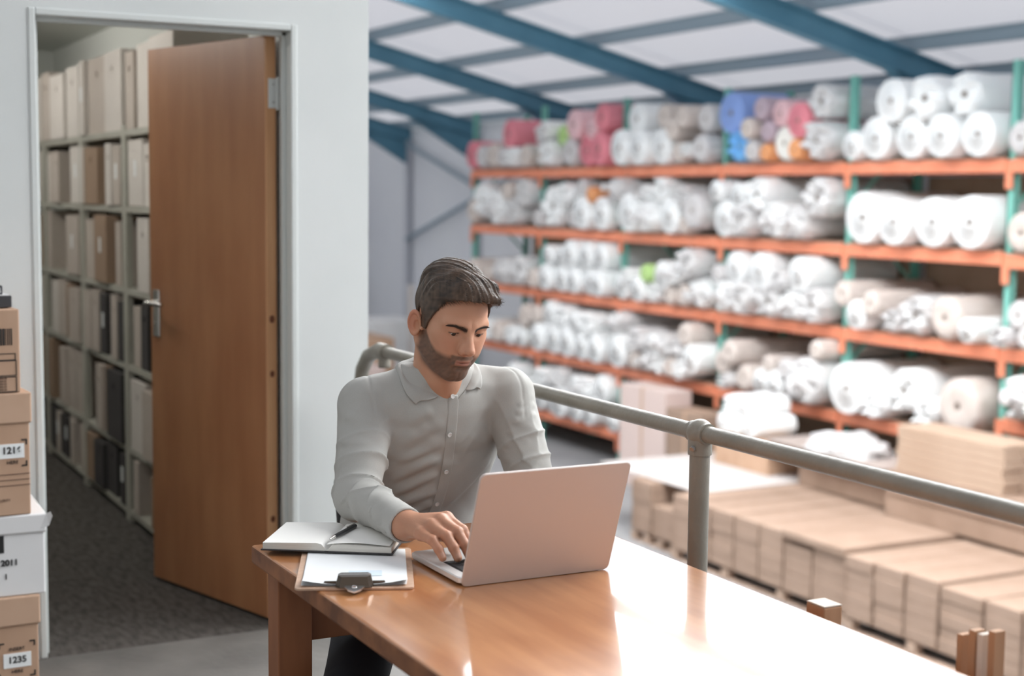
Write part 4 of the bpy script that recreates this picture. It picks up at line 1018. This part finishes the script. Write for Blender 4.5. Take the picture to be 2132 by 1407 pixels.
def skin_color(V):
    L_ = to_head(V); x, y, z = L_.T; ya = np.abs(y); n = len(V)
    base = np.tile(np.array((.60, .315, .20)), (n, 1)); base *= (1+.05*wav(V, 60, 2))[:, None]
    red = np.exp(-(((x-.112)/.018)**2+(y/.016)**2+((z+.018)/.016)**2))*.5+np.exp(-(((x-.075)/.03)**2+((ya-.04)/.018)**2+((z+.012)/.02)**2))*.35+sstep(.074, .085, ya)*sstep(-.04, -.02, z)*.7
    base = base*(1-red[:, None])+np.array((.62, .26, .17))*red[:, None]
    # stubble: pigment of the beard hair
    cl_ = np.interp(x, (-.02, .012, .03, .05, .07, .09), (-.02, .015, -.012, -.026, -.036, -.040))
    jaw = sstep(.008, -.008, z-cl_)*sstep(-.015, .012, x)*sstep(-.135, -.105, z+.35*(x-.07))
    must = sstep(.085, .093, x)*sstep(-.050, -.046, z)*sstep(-.0335, -.0375, z)*sstep(.034, .026, ya)
    chin = sstep(.06, .07, x)*sstep(-.061, -.066, z)
    side = sstep(.022, .012, np.abs(x-.012))*sstep(.045, .03, z)*sstep(-.01, .0, z)*sstep(.05, .06, ya)
    lipm = np.exp(-((z+.0513)/.0066)**4)*sstep(.0200, .0150, ya)*sstep(.09, .095, x)
    cheek_clear = sstep(.022, .034, ya)*sstep(.094, .086, x)
    bd = np.clip(np.maximum.reduce([jaw, must*.95, chin*jaw, side]), 0, 1)
    bd = bd*(1-lipm)*(1-sstep(.064, .070, ya))*(.93+.07*wav(V, 420, 4))*.84
    bd = np.clip(bd, 0, .92)
    base = base*(1-bd[:, None])+np.array((.060, .040, .030))*bd[:, None]
    lp = lipm*sstep(.0, .6, lipm)*.8
    base = base*(1-lp[:, None])+np.array((.33, .130, .098))*lp[:, None]
    # brows
    bz_ = np.interp(ya, BRY, BRZ); bw = np.interp(ya, (.008, .02, .05), (.0072, .0062, .0028))
    br = np.exp(-((z-bz_)/bw)**4)*sstep(.008, .013, ya)*sstep(.053, .046, ya)*sstep(.05, .06, x)*(.82+.18*wav(V, 700, 6))
    br = np.clip(br*.92, 0, 1); base = base*(1-br[:, None])+np.array((.055, .036, .028))*br[:, None]
    # lash line
    ls = np.exp(-(((z-.0142)/.0018)**2))*sstep(.018, .021, ya)*sstep(.0455, .043, ya)*sstep(.078, .082, x)*.85
    base = base*(1-ls[:, None])+np.array((.04, .025, .02))*ls[:, None]
    # scalp under the hair
    return np.clip(base, 0, 1)
# ---- hands
def hand_chain(Wp, psi, sgn, roll=0.0, tipz=.7795, spread=1.0):
    """joint positions of a palm-down typing hand; sgn=+1: thumb towards +Y (right hand)"""
    c, s_ = math.cos(psi), math.sin(psi); f = np.array((c, s_, 0)); l = np.array((-s_, c, 0)); u = np.array((0, 0, 1.))
    def loc(a, b_, h): return Wp+f*a+l*(b_*sgn)+u*h
    ch = {}
    spec = {'index': (.090, .0300, .022, .045, .027, .022, .06), 'middle': (.092, .0095, .021, .049, .031, .023, .0), 'ring': (.087, -.0120, .012, .046, .029, .022, -.06), 'little': (.078, -.0320, -.002, .037, .023, .020, -.12)}
    for k, (a, b_, h, p0, p1, p2, an) in spec.items():
        m0 = loc(a, b_, h); dz = m0[2]-tipz
        an = an*spread*sgn; d = f*math.cos(an)+l*math.sin(an)
        # choose flexion so that the tip lands on the keys
        best = None
        for fl in np.linspace(-.35, .9, 60):
            drop = p0*math.sin(fl)+p1*math.sin(fl+.5)+p2*math.sin(fl+.72)
            if best is None or abs(drop-dz) < best[0]: best = (abs(drop-dz), fl)
        fl = best[1]; pts = [m0]
        for ln, aa in ((p0, fl), (p1, fl+.5), (p2, fl+.72)): pts.append(pts[-1]+d*ln*math.cos(aa)-u*ln*math.sin(aa))
        ch[k] = pts
    t0 = loc(.022, .026, -.008); t1 = loc(.052, .042, -.016); t2 = loc(.082, .044, -.022); t3 = loc(.104, .034, tipz+.003-Wp[2])
    ch['thumb'] = [t0, t1, t2, t3]
    return ch
def hand_sdf(P, Wp, ch, E):
    rad = {'index': (.0126, .0114, .0104, .0088), 'middle': (.0128, .0116, .0106, .0090), 'ring': (.0124, .0112, .0102, .0086), 'little': (.0114, .0102, .0092, .0078), 'thumb': (.0150, .0130, .0112, .0090)}
    d = None
    E = np.array(E); ax = (Wp-E)/np.linalg.norm(Wp-E)
    fa = cone(P, E+ax*.08, Wp, .036, .0280)
    d = fa
    pal = None
    for k in ('index', 'middle', 'ring', 'little'):
        c_ = cone(P, Wp+(ch[k][0]-Wp)*.12, ch[k][0], .0190, .0140 if k != 'little' else .0125)
        pal = c_ if pal is None else smin(pal, c_, .014)
    pal = smin(pal, cone(P, Wp, ch['thumb'][1], .018, .0145), .016)
    d = smin(d, pal, .022)
    for k, pts in ch.items():
        r = rad[k]; fg = None
        for q in range(3):
            c_ = cone(P, pts[q], pts[q+1], r[q], r[q+1]); fg = c_ if fg is None else smin(fg, c_, .0025)
        for q in (1, 2): fg = smin(fg, sph(P, pts[q], r[q]*1.02), .003)          # knuckle
        d = smin(d, fg, .0075 if k != 'thumb' else .010)
    # tendons and knuckle heads
    for k in ('index', 'middle', 'ring', 'little'):
        d = smin(d, sph(P, ch[k][0]+np.array((0, 0, .003)), .0108), .006)
        d = smin(d, cone(P, Wp+(ch[k][0]-Wp)*.35+np.array((0, 0, .0125)), ch[k][0]+np.array((0, 0, .0098)), .0022, .0030), .006)
    return d
WR = np.array((-2.780, 1.208, .8175)); ELR = np.array((-3.035, 1.203, .830)); SHR = np.array((-3.150, 1.270, 1.014))
WL = np.array((-2.800, 1.520, .8130)); ELL = np.array((-3.010, 1.640, .806)); SHL = np.array((-3.095, 1.606, 1.028))
chR = hand_chain(WR, math.radians(22), 1); chL = hand_chain(WL, math.radians(-14), -1)
VR, QR = surface(lambda P: hand_sdf(P, WR, chR, ELR), WR-np.array((.12, .07, .07)), WR+np.array((.21, .13, .07)), .0016)
VL, QL = surface(lambda P: hand_sdf(P, WL, chL, ELL), WL-np.array((.12, .12, .07)), WL+np.array((.21, .09, .07)), .0024)
def hand_color(V, ch):
    b_ = np.tile(np.array((.50, .25, .155)), (len(V), 1))*(1+.05*wav(V, 90, 9))[:, None]
    for k, pts in ch.items():
        for q in (0, 1, 2):
            w_ = np.exp(-(((V-pts[q])**2).sum(1))/(.011**2))*.45; b_ = b_*(1-w_[:, None])+np.array((.56, .235, .15))*w_[:, None]
        dvec = pts[3]-pts[2]; dvec = dvec/np.linalg.norm(dvec); nrm = np.array((0, 0, 1.))-dvec*dvec[2]; nrm /= np.linalg.norm(nrm)
        q = V-(pts[3]-dvec*.003); w_ = sstep(.0045, .006, q@nrm)*sstep(.0068, .0055, np.abs(q@dvec))*sstep(.011, .009, np.sqrt((q**2).sum(1)))*.6
        b_ = b_*(1-w_[:, None])+np.array((.55, .32, .24))*w_[:, None]
    return np.clip(b_, 0, 1)
# ---- clothes
ZK = (.44, .52, .62, .72, .82, .92, .985, 1.03, 1.065, 1.10)
KX = (-3.335, -3.325, -3.300, -3.272, -3.238, -3.200, -3.170, -3.148, -3.130, -3.115)
KW = (.175, .180, .168, .166, .176, .186, .180, .150, .100, .060)
KD = (.125, .128, .118, .118, .124, .126, .116, .100, .080, .058)
_zz = np.linspace(ZK[0], ZK[-1], 240)
def _sm(v):
    v = np.interp(_zz, ZK, v); k = np.exp(-(np.arange(-24, 25)/11.0)**2); k /= k.sum(); return np.convolve(np.pad(v, 24, mode='edge'), k, 'valid')
KX, KW, KD = _sm(KX), _sm(KW), _sm(KD); 
def torso_sdf(P, grow=0.0):
    z = np.clip(P[:, 2], ZK[0], ZK[-1]); cx = np.interp(z, _zz, KX); w_ = np.interp(z, _zz, KW)+grow; d_ = np.interp(z, _zz, KD)+grow
    qx, qy = (P[:, 0]-cx)/d_, (P[:, 1]-1.437)/w_
    r = (np.abs(qx)**2.3+np.abs(qy)**2.3)**(1/2.3)
    d = (r-1)*np.minimum(w_, d_)*.92
    return np.maximum(d, np.maximum(P[:, 2]-ZK[-1], ZK[0]-P[:, 2]))
def along(P, a, b_):
    ba = b_-a; t = ((P-a)@ba)/(ba@ba); q = P-a-np.clip(t, 0, 1)[:, None]*ba; return t, q, np.linalg.norm(ba)
def ridge(x): return 1-np.abs(np.sin(x))          # sharp fold profile
def arm_sdf(P, S, E, Wp, seed):
    dir_ = (E-S)/np.linalg.norm(E-S)
    fdir = (Wp-E)/np.linalg.norm(Wp-E)
    a = cone(P, S, E, .0645, .0495)
    b_ = cone(P, E, Wp+fdir*.006, .0485, .0355)
    d = smin(a, b_, .022)
    t1, q1, l1 = along(P, S, E); t2, q2, l2 = along(P, E, Wp)
    ph = 1.6*wav(P, 16, seed); tw = (q1@np.array((.7, .5, .3)))*26
    d = d-.0090*ridge(t1*5.2*2.6+ph+tw*.5)**3*sstep(.20, .55, t1)*(t1 < 1.15)*(.6+.4*wav(P, 22, seed+1))
    d = d-.0075*ridge(t2*4.6*2.6+1.4*wav(P, 18, seed+3)+(q2@np.array((.2, .6, .7)))*22)**3*sstep(.85, .25, t2)*sstep(-.2, .1, t2)*(.6+.4*wav(P, 24, seed+2))
    d = d-.003*wav(P, 26, seed+5)*sstep(-.1, .3, t1)
    # cuff: clean end, open tube
    tc = ((P-Wp)@fdir)
    d = smin(d, np.maximum(cone(P, Wp-fdir*.055, Wp+fdir*.012, .0385, .0365), -(tc+.052)), .003)
    inner = cone(P, Wp-fdir*.06, Wp+fdir*.05, .0330, .0318)
    d = np.maximum(d, tc-.006)
    return np.maximum(d, -np.maximum(inner, -(tc+.045)))
def fold(P, a, b_, w_, amp):
    t, q, l_ = along(P, np.array(a), np.array(b_)); dist = np.sqrt((q**2).sum(1)); return amp*np.exp(-(dist/w_)**1.25)*sstep(-.05, .25, t)*sstep(1.05, .7, t)
FOLDS = []
def shirt_sdf(P, folds=True):
    d = torso_sdf(P, .006)
    for S, s_ in ((SHR, -1), (SHL, 1)):
        d = smin(d, cone(P, np.array((-3.140, 1.437+s_*.050, 1.058)), S+np.array((0, 0, .004)), .046, .062), .035)
    d = d-.0030*wav(P, 17, 31)*sstep(1.06, .98, P[:, 2])-.0016*wav(P, 45, 33)
    a1 = arm_sdf(P, SHR, ELR, WR, 41); a2 = arm_sdf(P, SHL, ELL, WL, 51)
    d = smin(d, a1, .009); d = smin(d, a2, .009)
    for S, E in ((SHR, ELR), (SHL, ELL)):                      # sleeve seams
        ax = np.array((-.05, S[1]-1.437, -.02)); ax /= np.linalg.norm(ax); tt = (P-S)@ax+.012
        rr_ = np.sqrt(((P-S)**2).sum(1)); d = d+.0018*np.exp(-(tt/.0035)**2)*(rr_ < .10)*sstep(.10, .085, rr_)
    near = np.abs(d) < .016
    if folds and near.any():
        Pn = P[near]; dn = d[near]
        zs = Pn[:, 2]
        for f_ in FOLDS:
            z0_, z1_ = min(f_[0][2], f_[1][2])-3*f_[2], max(f_[0][2], f_[1][2])+3*f_[2]; y0_, y1_ = min(f_[0][1], f_[1][1])-3*f_[2], max(f_[0][1], f_[1][1])+3*f_[2]
            ii = np.nonzero((zs > z0_) & (zs < z1_) & (Pn[:, 1] > y0_) & (Pn[:, 1] < y1_))[0]
            if len(ii): dn[ii] -= fold(Pn[ii], *f_)
        d = d.copy(); d[near] = dn
    # waist end
    return d
def raycast(fn, x, y, t0=2.6, t1=4.2):
    r_ = ray(x, y); ts = np.linspace(t0, t1, 700); P = CAMP+ts[:, None]*r_; v = fn(P); k = np.argmax(v < 0)
    if v[k] >= 0: return None
    return CAMP+(ts[k-1]+(ts[k]-ts[k-1])*v[k-1]/(v[k-1]-v[k]))*r_
# drag folds placed where the photograph shows them (pixel pairs on the shirt front)
def smooth_front(P): return smin(torso_sdf(P, .006), cone(P, np.array((-3.14, 1.387, 1.058)), SHR, .046, .062), .03)
def bare_arms(P): return np.minimum(smin(cone(P, SHR, ELR, .0645, .0495), cone(P, ELR, WR, .0485, .0355), .02), smin(cone(P, SHL, ELL, .0645, .0495), cone(P, ELL, WL, .0485, .0355), .02))
TF = ((1060, 870, 978, 980, .0075, .010), (1064, 858, 950, 945, .009, .007), (1008, 833, 947, 936, .012, .005), (1041, 931, 938, 1034, .008, .011), (1020, 957, 925, 1055, .008, .011), (1045, 905, 965, 1010, .007, .008),
      (924, 872, 830, 931, .013, .006), (924, 915, 826, 962, .011, .009), (919, 950, 811, 1000, .009, .010), (912, 985, 818, 1028, .008, .011), (910, 1020, 828, 1052, .008, .011), (902, 1045, 845, 1072, .007, .010), (812, 880, 806, 960, .011, .007), (990, 900, 955, 960, .009, .005), (1030, 985, 985, 1045, .008, .010), (900, 850, 850, 880, .012, .004))
AF = ((719, 869, 778, 882, 0.0064, 0.0121), (713, 926, 793, 905, 0.0064, 0.0142), (715, 985, 802, 940, 0.0075, 0.0142), (717, 1012, 807, 985, 0.0075, 0.0162), (720, 1045, 800, 1020, 0.0085, 0.0142), (740, 850, 790, 890, 0.0043, 0.0081), (750, 840, 795, 880, 0.0043, 0.0081), (755, 1060, 765, 1100, 0.0064, 0.0121), (775, 1055, 790, 1105, 0.0064, 0.0121), (800, 1062, 806, 1108, 0.0054, 0.0081),
      (1048, 926, 1102, 915, 0.0054, 0.0142), (1046, 936, 1125, 931, 0.0054, 0.0142), (1050, 957, 1132, 945, 0.0064, 0.0162), (1074, 861, 1114, 840, 0.0054, 0.0121), (1065, 882, 1116, 861, 0.0054, 0.0121), (1055, 900, 1121, 893, 0.0054, 0.0142), (1078, 845, 1110, 822, 0.0054, 0.0081), (1055, 972, 1130, 965, 0.0054, 0.0121))
for fn_, lst in ((smooth_front, TF), (bare_arms, AF)):
    for (xa, ya_, xb, yb, w_, am) in lst:
        A_, B_ = raycast(fn_, xa, ya_), raycast(fn_, xb, yb)
        if A_ is not None and B_ is not None:
            FOLDS.append((A_, B_, w_, am*1.15)); dn = np.array((0, 0, -1.9*w_)); FOLDS.append((A_+dn, B_+dn, w_, -.55*am))
Vs, Qs = surface(shirt_sdf, (-3.50, 1.10, .50), (-2.74, 1.76, 1.13), .0027)
# skin body: head and neck, hands, and the trunk under the clothes, joined in one mesh
def trunk(P):
    d = torso_sdf(P, -.012)
    for S, E, Wp in ((SHR, ELR, WR), (SHL, ELL, WL)): d = smin(d, smin(cone(P, S, E, .045, .036), cone(P, E, Wp-(Wp-E)*.25, .034, .029), .02), .03)
    return d
Vt, Qt = surface(trunk, (-3.48, 1.13, .50), (-2.80, 1.74, 1.06), .008)
Vall = np.concatenate([Vh, VR, VL, Vt]); o1 = len(Vh); o2 = o1+len(VR); o3 = o2+len(VL)
Qall = np.concatenate([Qh, QR+o1, QL+o2, Qt+o3])
Call = np.concatenate([skin_color(Vh), hand_color(VR, chR), hand_color(VL, chL), np.tile(np.array((.54, .29, .19)), (len(Vt), 1))])
ORG = np.array((-3.25, 1.437, 0.0))
bm_ = np_mesh('person', Vall-ORG, Qall); set_col(bm_, Call)
man = link('person', bm_, None, 'skin', ORG)
tag(man, 'dark haired bearded person in grey shirt typing on the laptop', 'person')
so = link('shirt', np_mesh('shirt', Vs-ORG, Qs), man, 'shirt'); so['label'] = 'light grey button-up shirt with long sleeves'
# eyes
for s_ in (-1, 1):
    c0 = from_head((.0745, s_*.0315, .0165))-ORG
    e = B().sphere(c0, .0128, 24).build('eye', 'eye_white', man, True)
    dl = np.array((.80, .0, -.46)); dl /= np.linalg.norm(dl); c1 = from_head(np.array((.0745, s_*.0315, .0165))+dl*.0088)-ORG
    B().sphere(c1, .0062, 18).build('iris', 'iris', e, True)
# ---- hair
def hairline(x, ya):
    ph = np.degrees(np.arctan2(ya, x)); return np.interp(ph, (0, 14, 26, 38, 48, 56, 64, 70, 84, 90, 104, 112, 122, 140, 180), (.094, .094, .091, .080, .064, .044, .018, -.006, -.012, .020, .036, .016, -.030, -.060, -.066))
def hair_sdf(p):
    x, y, z = p.T; q = p.copy(); ya = np.abs(y); q[:, 1] = ya
    top = sstep(.055, .115, z); frt = sstep(.02, .085, x)*sstep(.060, .092, z)
    th = .0050+.0080*top+.012*frt*(1+.35*np.clip(y/.05, -1, 1))+.004*sstep(-.02, -.09, x)*sstep(-.02, .03, z)
    d = cranium(q)-th
    # quiff swept to his left
    d = smin(d, cone(p, (.064, -.028, .112), (.090, .044, .100), .013, .013), .018)
    d = smin(d, cone(p, (.030, -.034, .124), (.066, .042, .118), .012, .012), .018)
    s1 = y*.85-x*.45; fl = sstep(.05, .09, z)
    g_ = np.sin(s1*420+2.2*wav(p, 40, 71))+.7*np.sin(s1*760+2*wav(p, 55, 73)+1)+.5*np.sin((x*.9+y*.2)*330+2*wav(p, 50, 75))*(1-fl)
    d = d-(.0008*g_*(.35+.65*fl))-.0022*wav(p, 75, 77)*(.3+.7*fl)
    hl = hairline(x, ya)+.0022*wav(p, 260, 79)
    return smax(d, hl-z, .004)
Vhr, Qhr = surface(lambda P: hair_sdf(to_head(P)), HP-np.array((.15, .115, .12)), HP+np.array((.16, .125, .20)), .0016)
Lh = to_head(Vhr)
def hair_tint(L_, seed):
    n = len(L_); t = np.clip(.5+.35*wav(L_, 120, seed)+.35*wav(L_*np.array((.6, 1.6, 1.0)), 620, seed+1), 0, 1); c0 = np.array((.024, .015, .0095)); c1 = np.array((.12, .075, .049)) 
    return c0+(c1-c0)*t[:, None]
hm = np_mesh('hair', Vhr-ORG, Qhr); set_col(hm, hair_tint(Lh, 81))
hr = link('hair', hm, man, 'hair'); hr['label'] = 'short dark brown hair swept to one side'
# strands
g = np.random.RandomState(12)
nrm = np.zeros(len(Vhr)*3, np.float32); hm.vertices.foreach_get('normal', nrm); nrm = nrm.reshape(-1, 3)@HR
sel = g.choice(len(Lh), 30000, replace=False)
tint = hair_tint(Lh, 83)
p_ = Lh[sel]; n_ = nrm[sel]; ok = ~((n_[:, 2] < -.45) | ((p_[:, 2] < 0) & (p_[:, 0] > .02))); p_ = p_[ok]; n_ = n_[ok]; tn = tint[sel][ok]; m_ = len(p_)
top = np.clip((p_[:, 2]-.05)/.06, 0, 1); ft = np.clip((p_[:, 0]-.02)/.06, 0, 1)*top; T1 = top[:, None]
fd = np.stack([.75-.25*ft, .55+.35*ft, np.full(m_, .10)], 1)*T1+np.array((-.45, 0, -1.0))*(1-T1)+g.normal(size=(m_, 3))*.20
fd -= n_*(fd*n_).sum(1)[:, None]; fd /= np.linalg.norm(fd, axis=1)[:, None]+1e-6
ln = (.008+.013*top)*(.6+.8*g.rand(m_))*(1-.40*ft); lift = (.08+.13*top)*(.3+g.rand(m_)); side = np.cross(fd, n_); wd = .00030+.00022*g.rand(m_)
sg = 4; VV = np.zeros((m_, sg+1, 2, 3)); CC = np.zeros((m_, sg+1, 2, 3)); gl = g.rand(m_)
for k in range(sg+1):
    t = k/sg; c_ = p_-n_*.001+fd*(ln*t)[:, None]+n_*(ln*(lift*t*(1.3-t)-.30*top*t*t))[:, None]; w_ = (wd*(1-.75*t))[:, None]
    VV[:, k, 0] = c_+side*w_; VV[:, k, 1] = c_-side*w_; CC[:, k, :] = (tn*(.75+.75*gl)[:, None])[:, None, :]
base = (np.arange(m_)*(sg+1)*2)[:, None]; QQ = np.concatenate([base+np.array((2*k, 2*k+1, 2*k+3, 2*k+2)) for k in range(sg)]); VV = VV.reshape(-1, 3); CC = CC.reshape(-1, 3)
sm = np_mesh('hair_strands', from_head(np.array(VV))-ORG, np.array(QQ)); set_col(sm, np.clip(np.array(CC), 0, 1))
st_ = link('hair_strands', sm, hr, 'hair'); st_['kind'] = 'stuff'
# brow and lash hairs
VV = []; QQ = []; CC = []
def on_head(y, z):
    xs = np.linspace(.13, .03, 400); P = np.stack([xs, np.full(400, y), np.full(400, z)], 1); v = head_sdf(P); return P[np.argmax(v < 0)]
for s_ in (-1, 1):
    for k in range(420):
        u = g.rand(); ya_ = .009+.041*u; z_ = np.interp(ya_, BRY, BRZ)+g.normal()*.0024*(1.2-u)
        p = on_head(s_*ya_, z_); fd = np.array((-.25, s_*(.75+.2*u), .45-.75*u)); fd /= np.linalg.norm(fd); n_ = np.array((.9, s_*.35, .1)); side = np.cross(fd, n_); side /= np.linalg.norm(side)
        b0 = len(VV); ln = .0065*(.6+.6*g.rand())
        for t in (0, .5, 1):
            c_ = p+n_*(.0004+.0010*t)+fd*ln*t; w_ = .00024*(1-.7*t); VV += [c_+side*w_, c_-side*w_]
        QQ += [(b0, b0+1, b0+3, b0+2), (b0+2, b0+3, b0+5, b0+4)]; CC += [(.045, .030, .022)]*6
bw_ = np_mesh('eyebrow', from_head(np.array(VV))-ORG, np.array(QQ)); set_col(bw_, np.array(CC)); bo = link('eyebrow', bw_, man, 'hair'); bo['kind'] = 'stuff'

# ---- collar, placket, buttons, seams
def snap(fn, p, off, it=6):
    p = np.array(p, float)
    for _ in range(it):
        d0 = fn(p[None])[0]; e = 1e-3; gr = np.array([(fn((p+np.eye(3)[k]*e)[None])[0]-d0)/e for k in range(3)]); gr /= np.linalg.norm(gr)+1e-9
        p = p-gr*(d0-off)
    return p
def solid(name, P, nu, nv, m, parent, th=.0022):
    Q = np.array([(j*nu+i, j*nu+i+1, (j+1)*nu+i+1, (j+1)*nu+i) for j in range(nv-1) for i in range(nu-1)])
    o = link(name, np_mesh(name, np.array(P)-ORG, Q), parent, m); md = o.modifiers.new('thickness', 'SOLIDIFY'); md.thickness = th; md.offset = 1
    sb = o.modifiers.new('smooth', 'SUBSURF'); sb.levels = 1; sb.render_levels = 1
    return o
CC0 = np.array((-3.104, 1.436, 1.068)); nax = (from_head((-.015, 0, -.06))-NB0); nax /= np.linalg.norm(nax)
cf = np.array((1., 0, 0))-nax*nax[0]; cf /= np.linalg.norm(cf); cs = np.cross(nax, cf)           # forward, left
def ringpt(th, r_, h): return CC0+cf*(math.cos(th)*r_*1.06)+cs*(math.sin(th)*r_)+nax*h
def topring(th):
    a = abs(th); fr_ = max(0, 1-a/1.25)
    return ringpt(th, .0675-.002*fr_, .030-.042*fr_**1.1)
# stand
ths = np.linspace(-PI, PI, 61); P = []
for h in (0, .5, 1):
    for th in ths:
        t_ = topring(th); lo_ = ringpt(th, .074, -.018-.030*max(0, 1-abs(th)/1.25)**1.1); P.append(lo_*(1-h)+t_*h)
solid('collar_band', P, 61, 3, 'shirt', so, .002)
tipR = raycast(shirt_sdf, 859, 838); tipL = raycast(shirt_sdf, 997, 806)
for s_, tip in ((-1, tipR), (1, tipL)):
    P = []; nu = 25
    tf = .50                                                                  # angle of the leaf's front end
    ang = [s_*(tf+(PI-tf)*k/(nu-1)) for k in range(nu)]
    for j in range(6):
        v = j/5
        for k, th in enumerate(ang):
            a = topring(th); u = k/(nu-1)
            out = cf*math.cos(th)+cs*math.sin(th)
            wl = .043
            e_ = a+out*.026-nax*(wl-.004)
            if tip is not None:
                e_ = e_*(1-(1-u)**3)+np.array(tip)*((1-u)**3) if u < 1 else e_
            p = a*(1-v)+e_*v+out*.011*math.sin(PI*min(1, v*1.35))*(1-.3*v)+nax*.003*math.sin(PI*v)
            if v > .35:
                d0 = shirt_sdf(p[None], False)[0]
                if d0 < .004: p = snap(lambda z_: shirt_sdf(z_, False), p, .0045, 2)
            P.append(p)
    G_ = np.array(P).reshape(6, nu, 3)
    for _ in range(3): G_[2:, 1:-1] = .5*G_[2:, 1:-1]+.25*(G_[2:, :-2]+G_[2:, 2:])
    solid('collar_leaf', G_.reshape(-1, 3), nu, 6, 'shirt', so, .0022)
# placket following the photographed line
line = [(936, 820), (936, 850), (934, 880), (931, 905), (928, 935), (925, 960), (921, 985), (915, 1010), (908, 1035), (901, 1055), (893, 1075), (888, 1088)]
P = []
for (x, y) in line:
    for dx in (-3, 2, 8, 14, 19):
        q = raycast(shirt_sdf, x+dx, y)
        P.append(q-ray(x+dx, y)*.0022 if q is not None else P[-1])
solid('placket', P, 5, len(line), 'shirt', so, .0016)
for (x, y) in ((940, 825), (934, 903), (927, 980), (908, 1047)):
    q = raycast(shirt_sdf, x, y); e = 2e-3
    gr = np.array([shirt_sdf((q+np.eye(3)[k]*e)[None])[0]-shirt_sdf((q-np.eye(3)[k]*e)[None])[0] for k in range(3)]); gr /= np.linalg.norm(gr)
    q = q+gr*.0055-ORG; Mx = Vector(gr).to_track_quat('Z', 'Y').to_matrix().to_4x4()
    bu = B().lathe([(0, .0), (.0052, .0), (.0056, .0010), (.0050, .0018), (.0038, .0014), (0, .0013)], 18, 'Z', Matrix.Translation([float(v) for v in q])@Mx).build('button', 'shirt_button', so, True, 40)
# trousers, shoes
HIR, HIL = np.array((-3.31, 1.365, .528)), np.array((-3.31, 1.51, .528))
KNR, KNL = np.array((-2.83, 1.105, .440)), np.array((-2.84, 1.500, .440)); ANR, ANL = np.array((-2.86, 1.14, .10)), np.array((-2.88, 1.50, .10))
def trouser_sdf(P):
    d = ell(P, (-3.33, 1.437, .545), (.135, .175, .105))
    for h_, k_, a_ in ((HIR, KNR, ANR), (HIL, KNL, ANL)):
        l_ = smin(cone(P, h_, k_, .092, .064), cone(P, k_, a_, .062, .050), .02); d = smin(d, l_, .025)
    d = d-.004*wav(P, 26, 91)
    return np.maximum(np.maximum(d, .075-P[:, 2]), P[:, 2]-.64)
Vq, Qq = surface(trouser_sdf, (-3.52, 1.00, .05), (-2.72, 1.72, .66), .006)
link('trousers', np_mesh('trousers', Vq-ORG, Qq), man, 'trousers')
for a_ in (ANR, ANL):
    def shoe(P, a_=a_):
        d = smin(ell(P, (a_[0]+.085, a_[1], .045), (.125, .045, .036)), cone(P, a_+np.array((-.02, 0, -.05)), a_+np.array((0, 0, .0)), .040, .042), .03)
        d = smin(d, ell(P, (a_[0]-.035, a_[1], .04), (.05, .038, .04)), .02)
        return np.maximum(d, .004-P[:, 2])
    Vz, Qz = surface(shoe, (a_[0]-.12, a_[1]-.07, -.01), (a_[0]+.24, a_[1]+.07, .17), .005)
    sh_ = link('shoe', np_mesh('shoe', Vz-ORG, Qz), man, 'shoe')
    B().box((a_[0]-.085-ORG[0], a_[1]-.038-ORG[1], 0), (a_[0]+.195-ORG[0], a_[1]+.038-ORG[1], .012), .005).build('sole', 'rubber', sh_)

# ------------------------------------------------------------------ chair
ch_ = empty('chair', (-3.36, 1.592, 0), (0, 0, .08)); tag(ch_, 'black chair the person sits on', 'chair')
B().box((-.21, -.215, .392), (.20, .215, .436), .02, seg=3).build('seat', 'chair_black', ch_, True, 50)
bkm = Matrix.Translation((-.20, 0, .44))@Matrix.Rotation(math.radians(-10), 4, 'Y')
B().box((-.022, -.205, .08), (.012, .205, .325), .012, M=bkm, seg=3).build('backrest', 'chair_black', ch_, True, 50)
for s_ in (-1, 1): B().tube([tuple(bkm@Vector((-.02, s_*.15, .14))), (-.212, s_*.15, .42), (-.18, s_*.17, .385)], .011, 10).build('back_support', 'chair_black', ch_, True, 50)
for sx in (-1, 1):
    for sy in (-1, 1):
        lg = B().tube([(sx*.16, sy*.17, .395), (sx*.185, sy*.195, .2), (sx*.205, sy*.21, .004)], .0125, 12).build('leg', 'chair_black', ch_, True, 50)
        B().cyl((sx*.205, sy*.21, 0), (sx*.205, sy*.21, .012), .016, n=12).build('foot_cap', 'rubber', lg)
B().cyl((-.19, -.20, .15), (-.19, .20, .15), .009, n=10).build('stretcher', 'chair_black', ch_, True, 50)
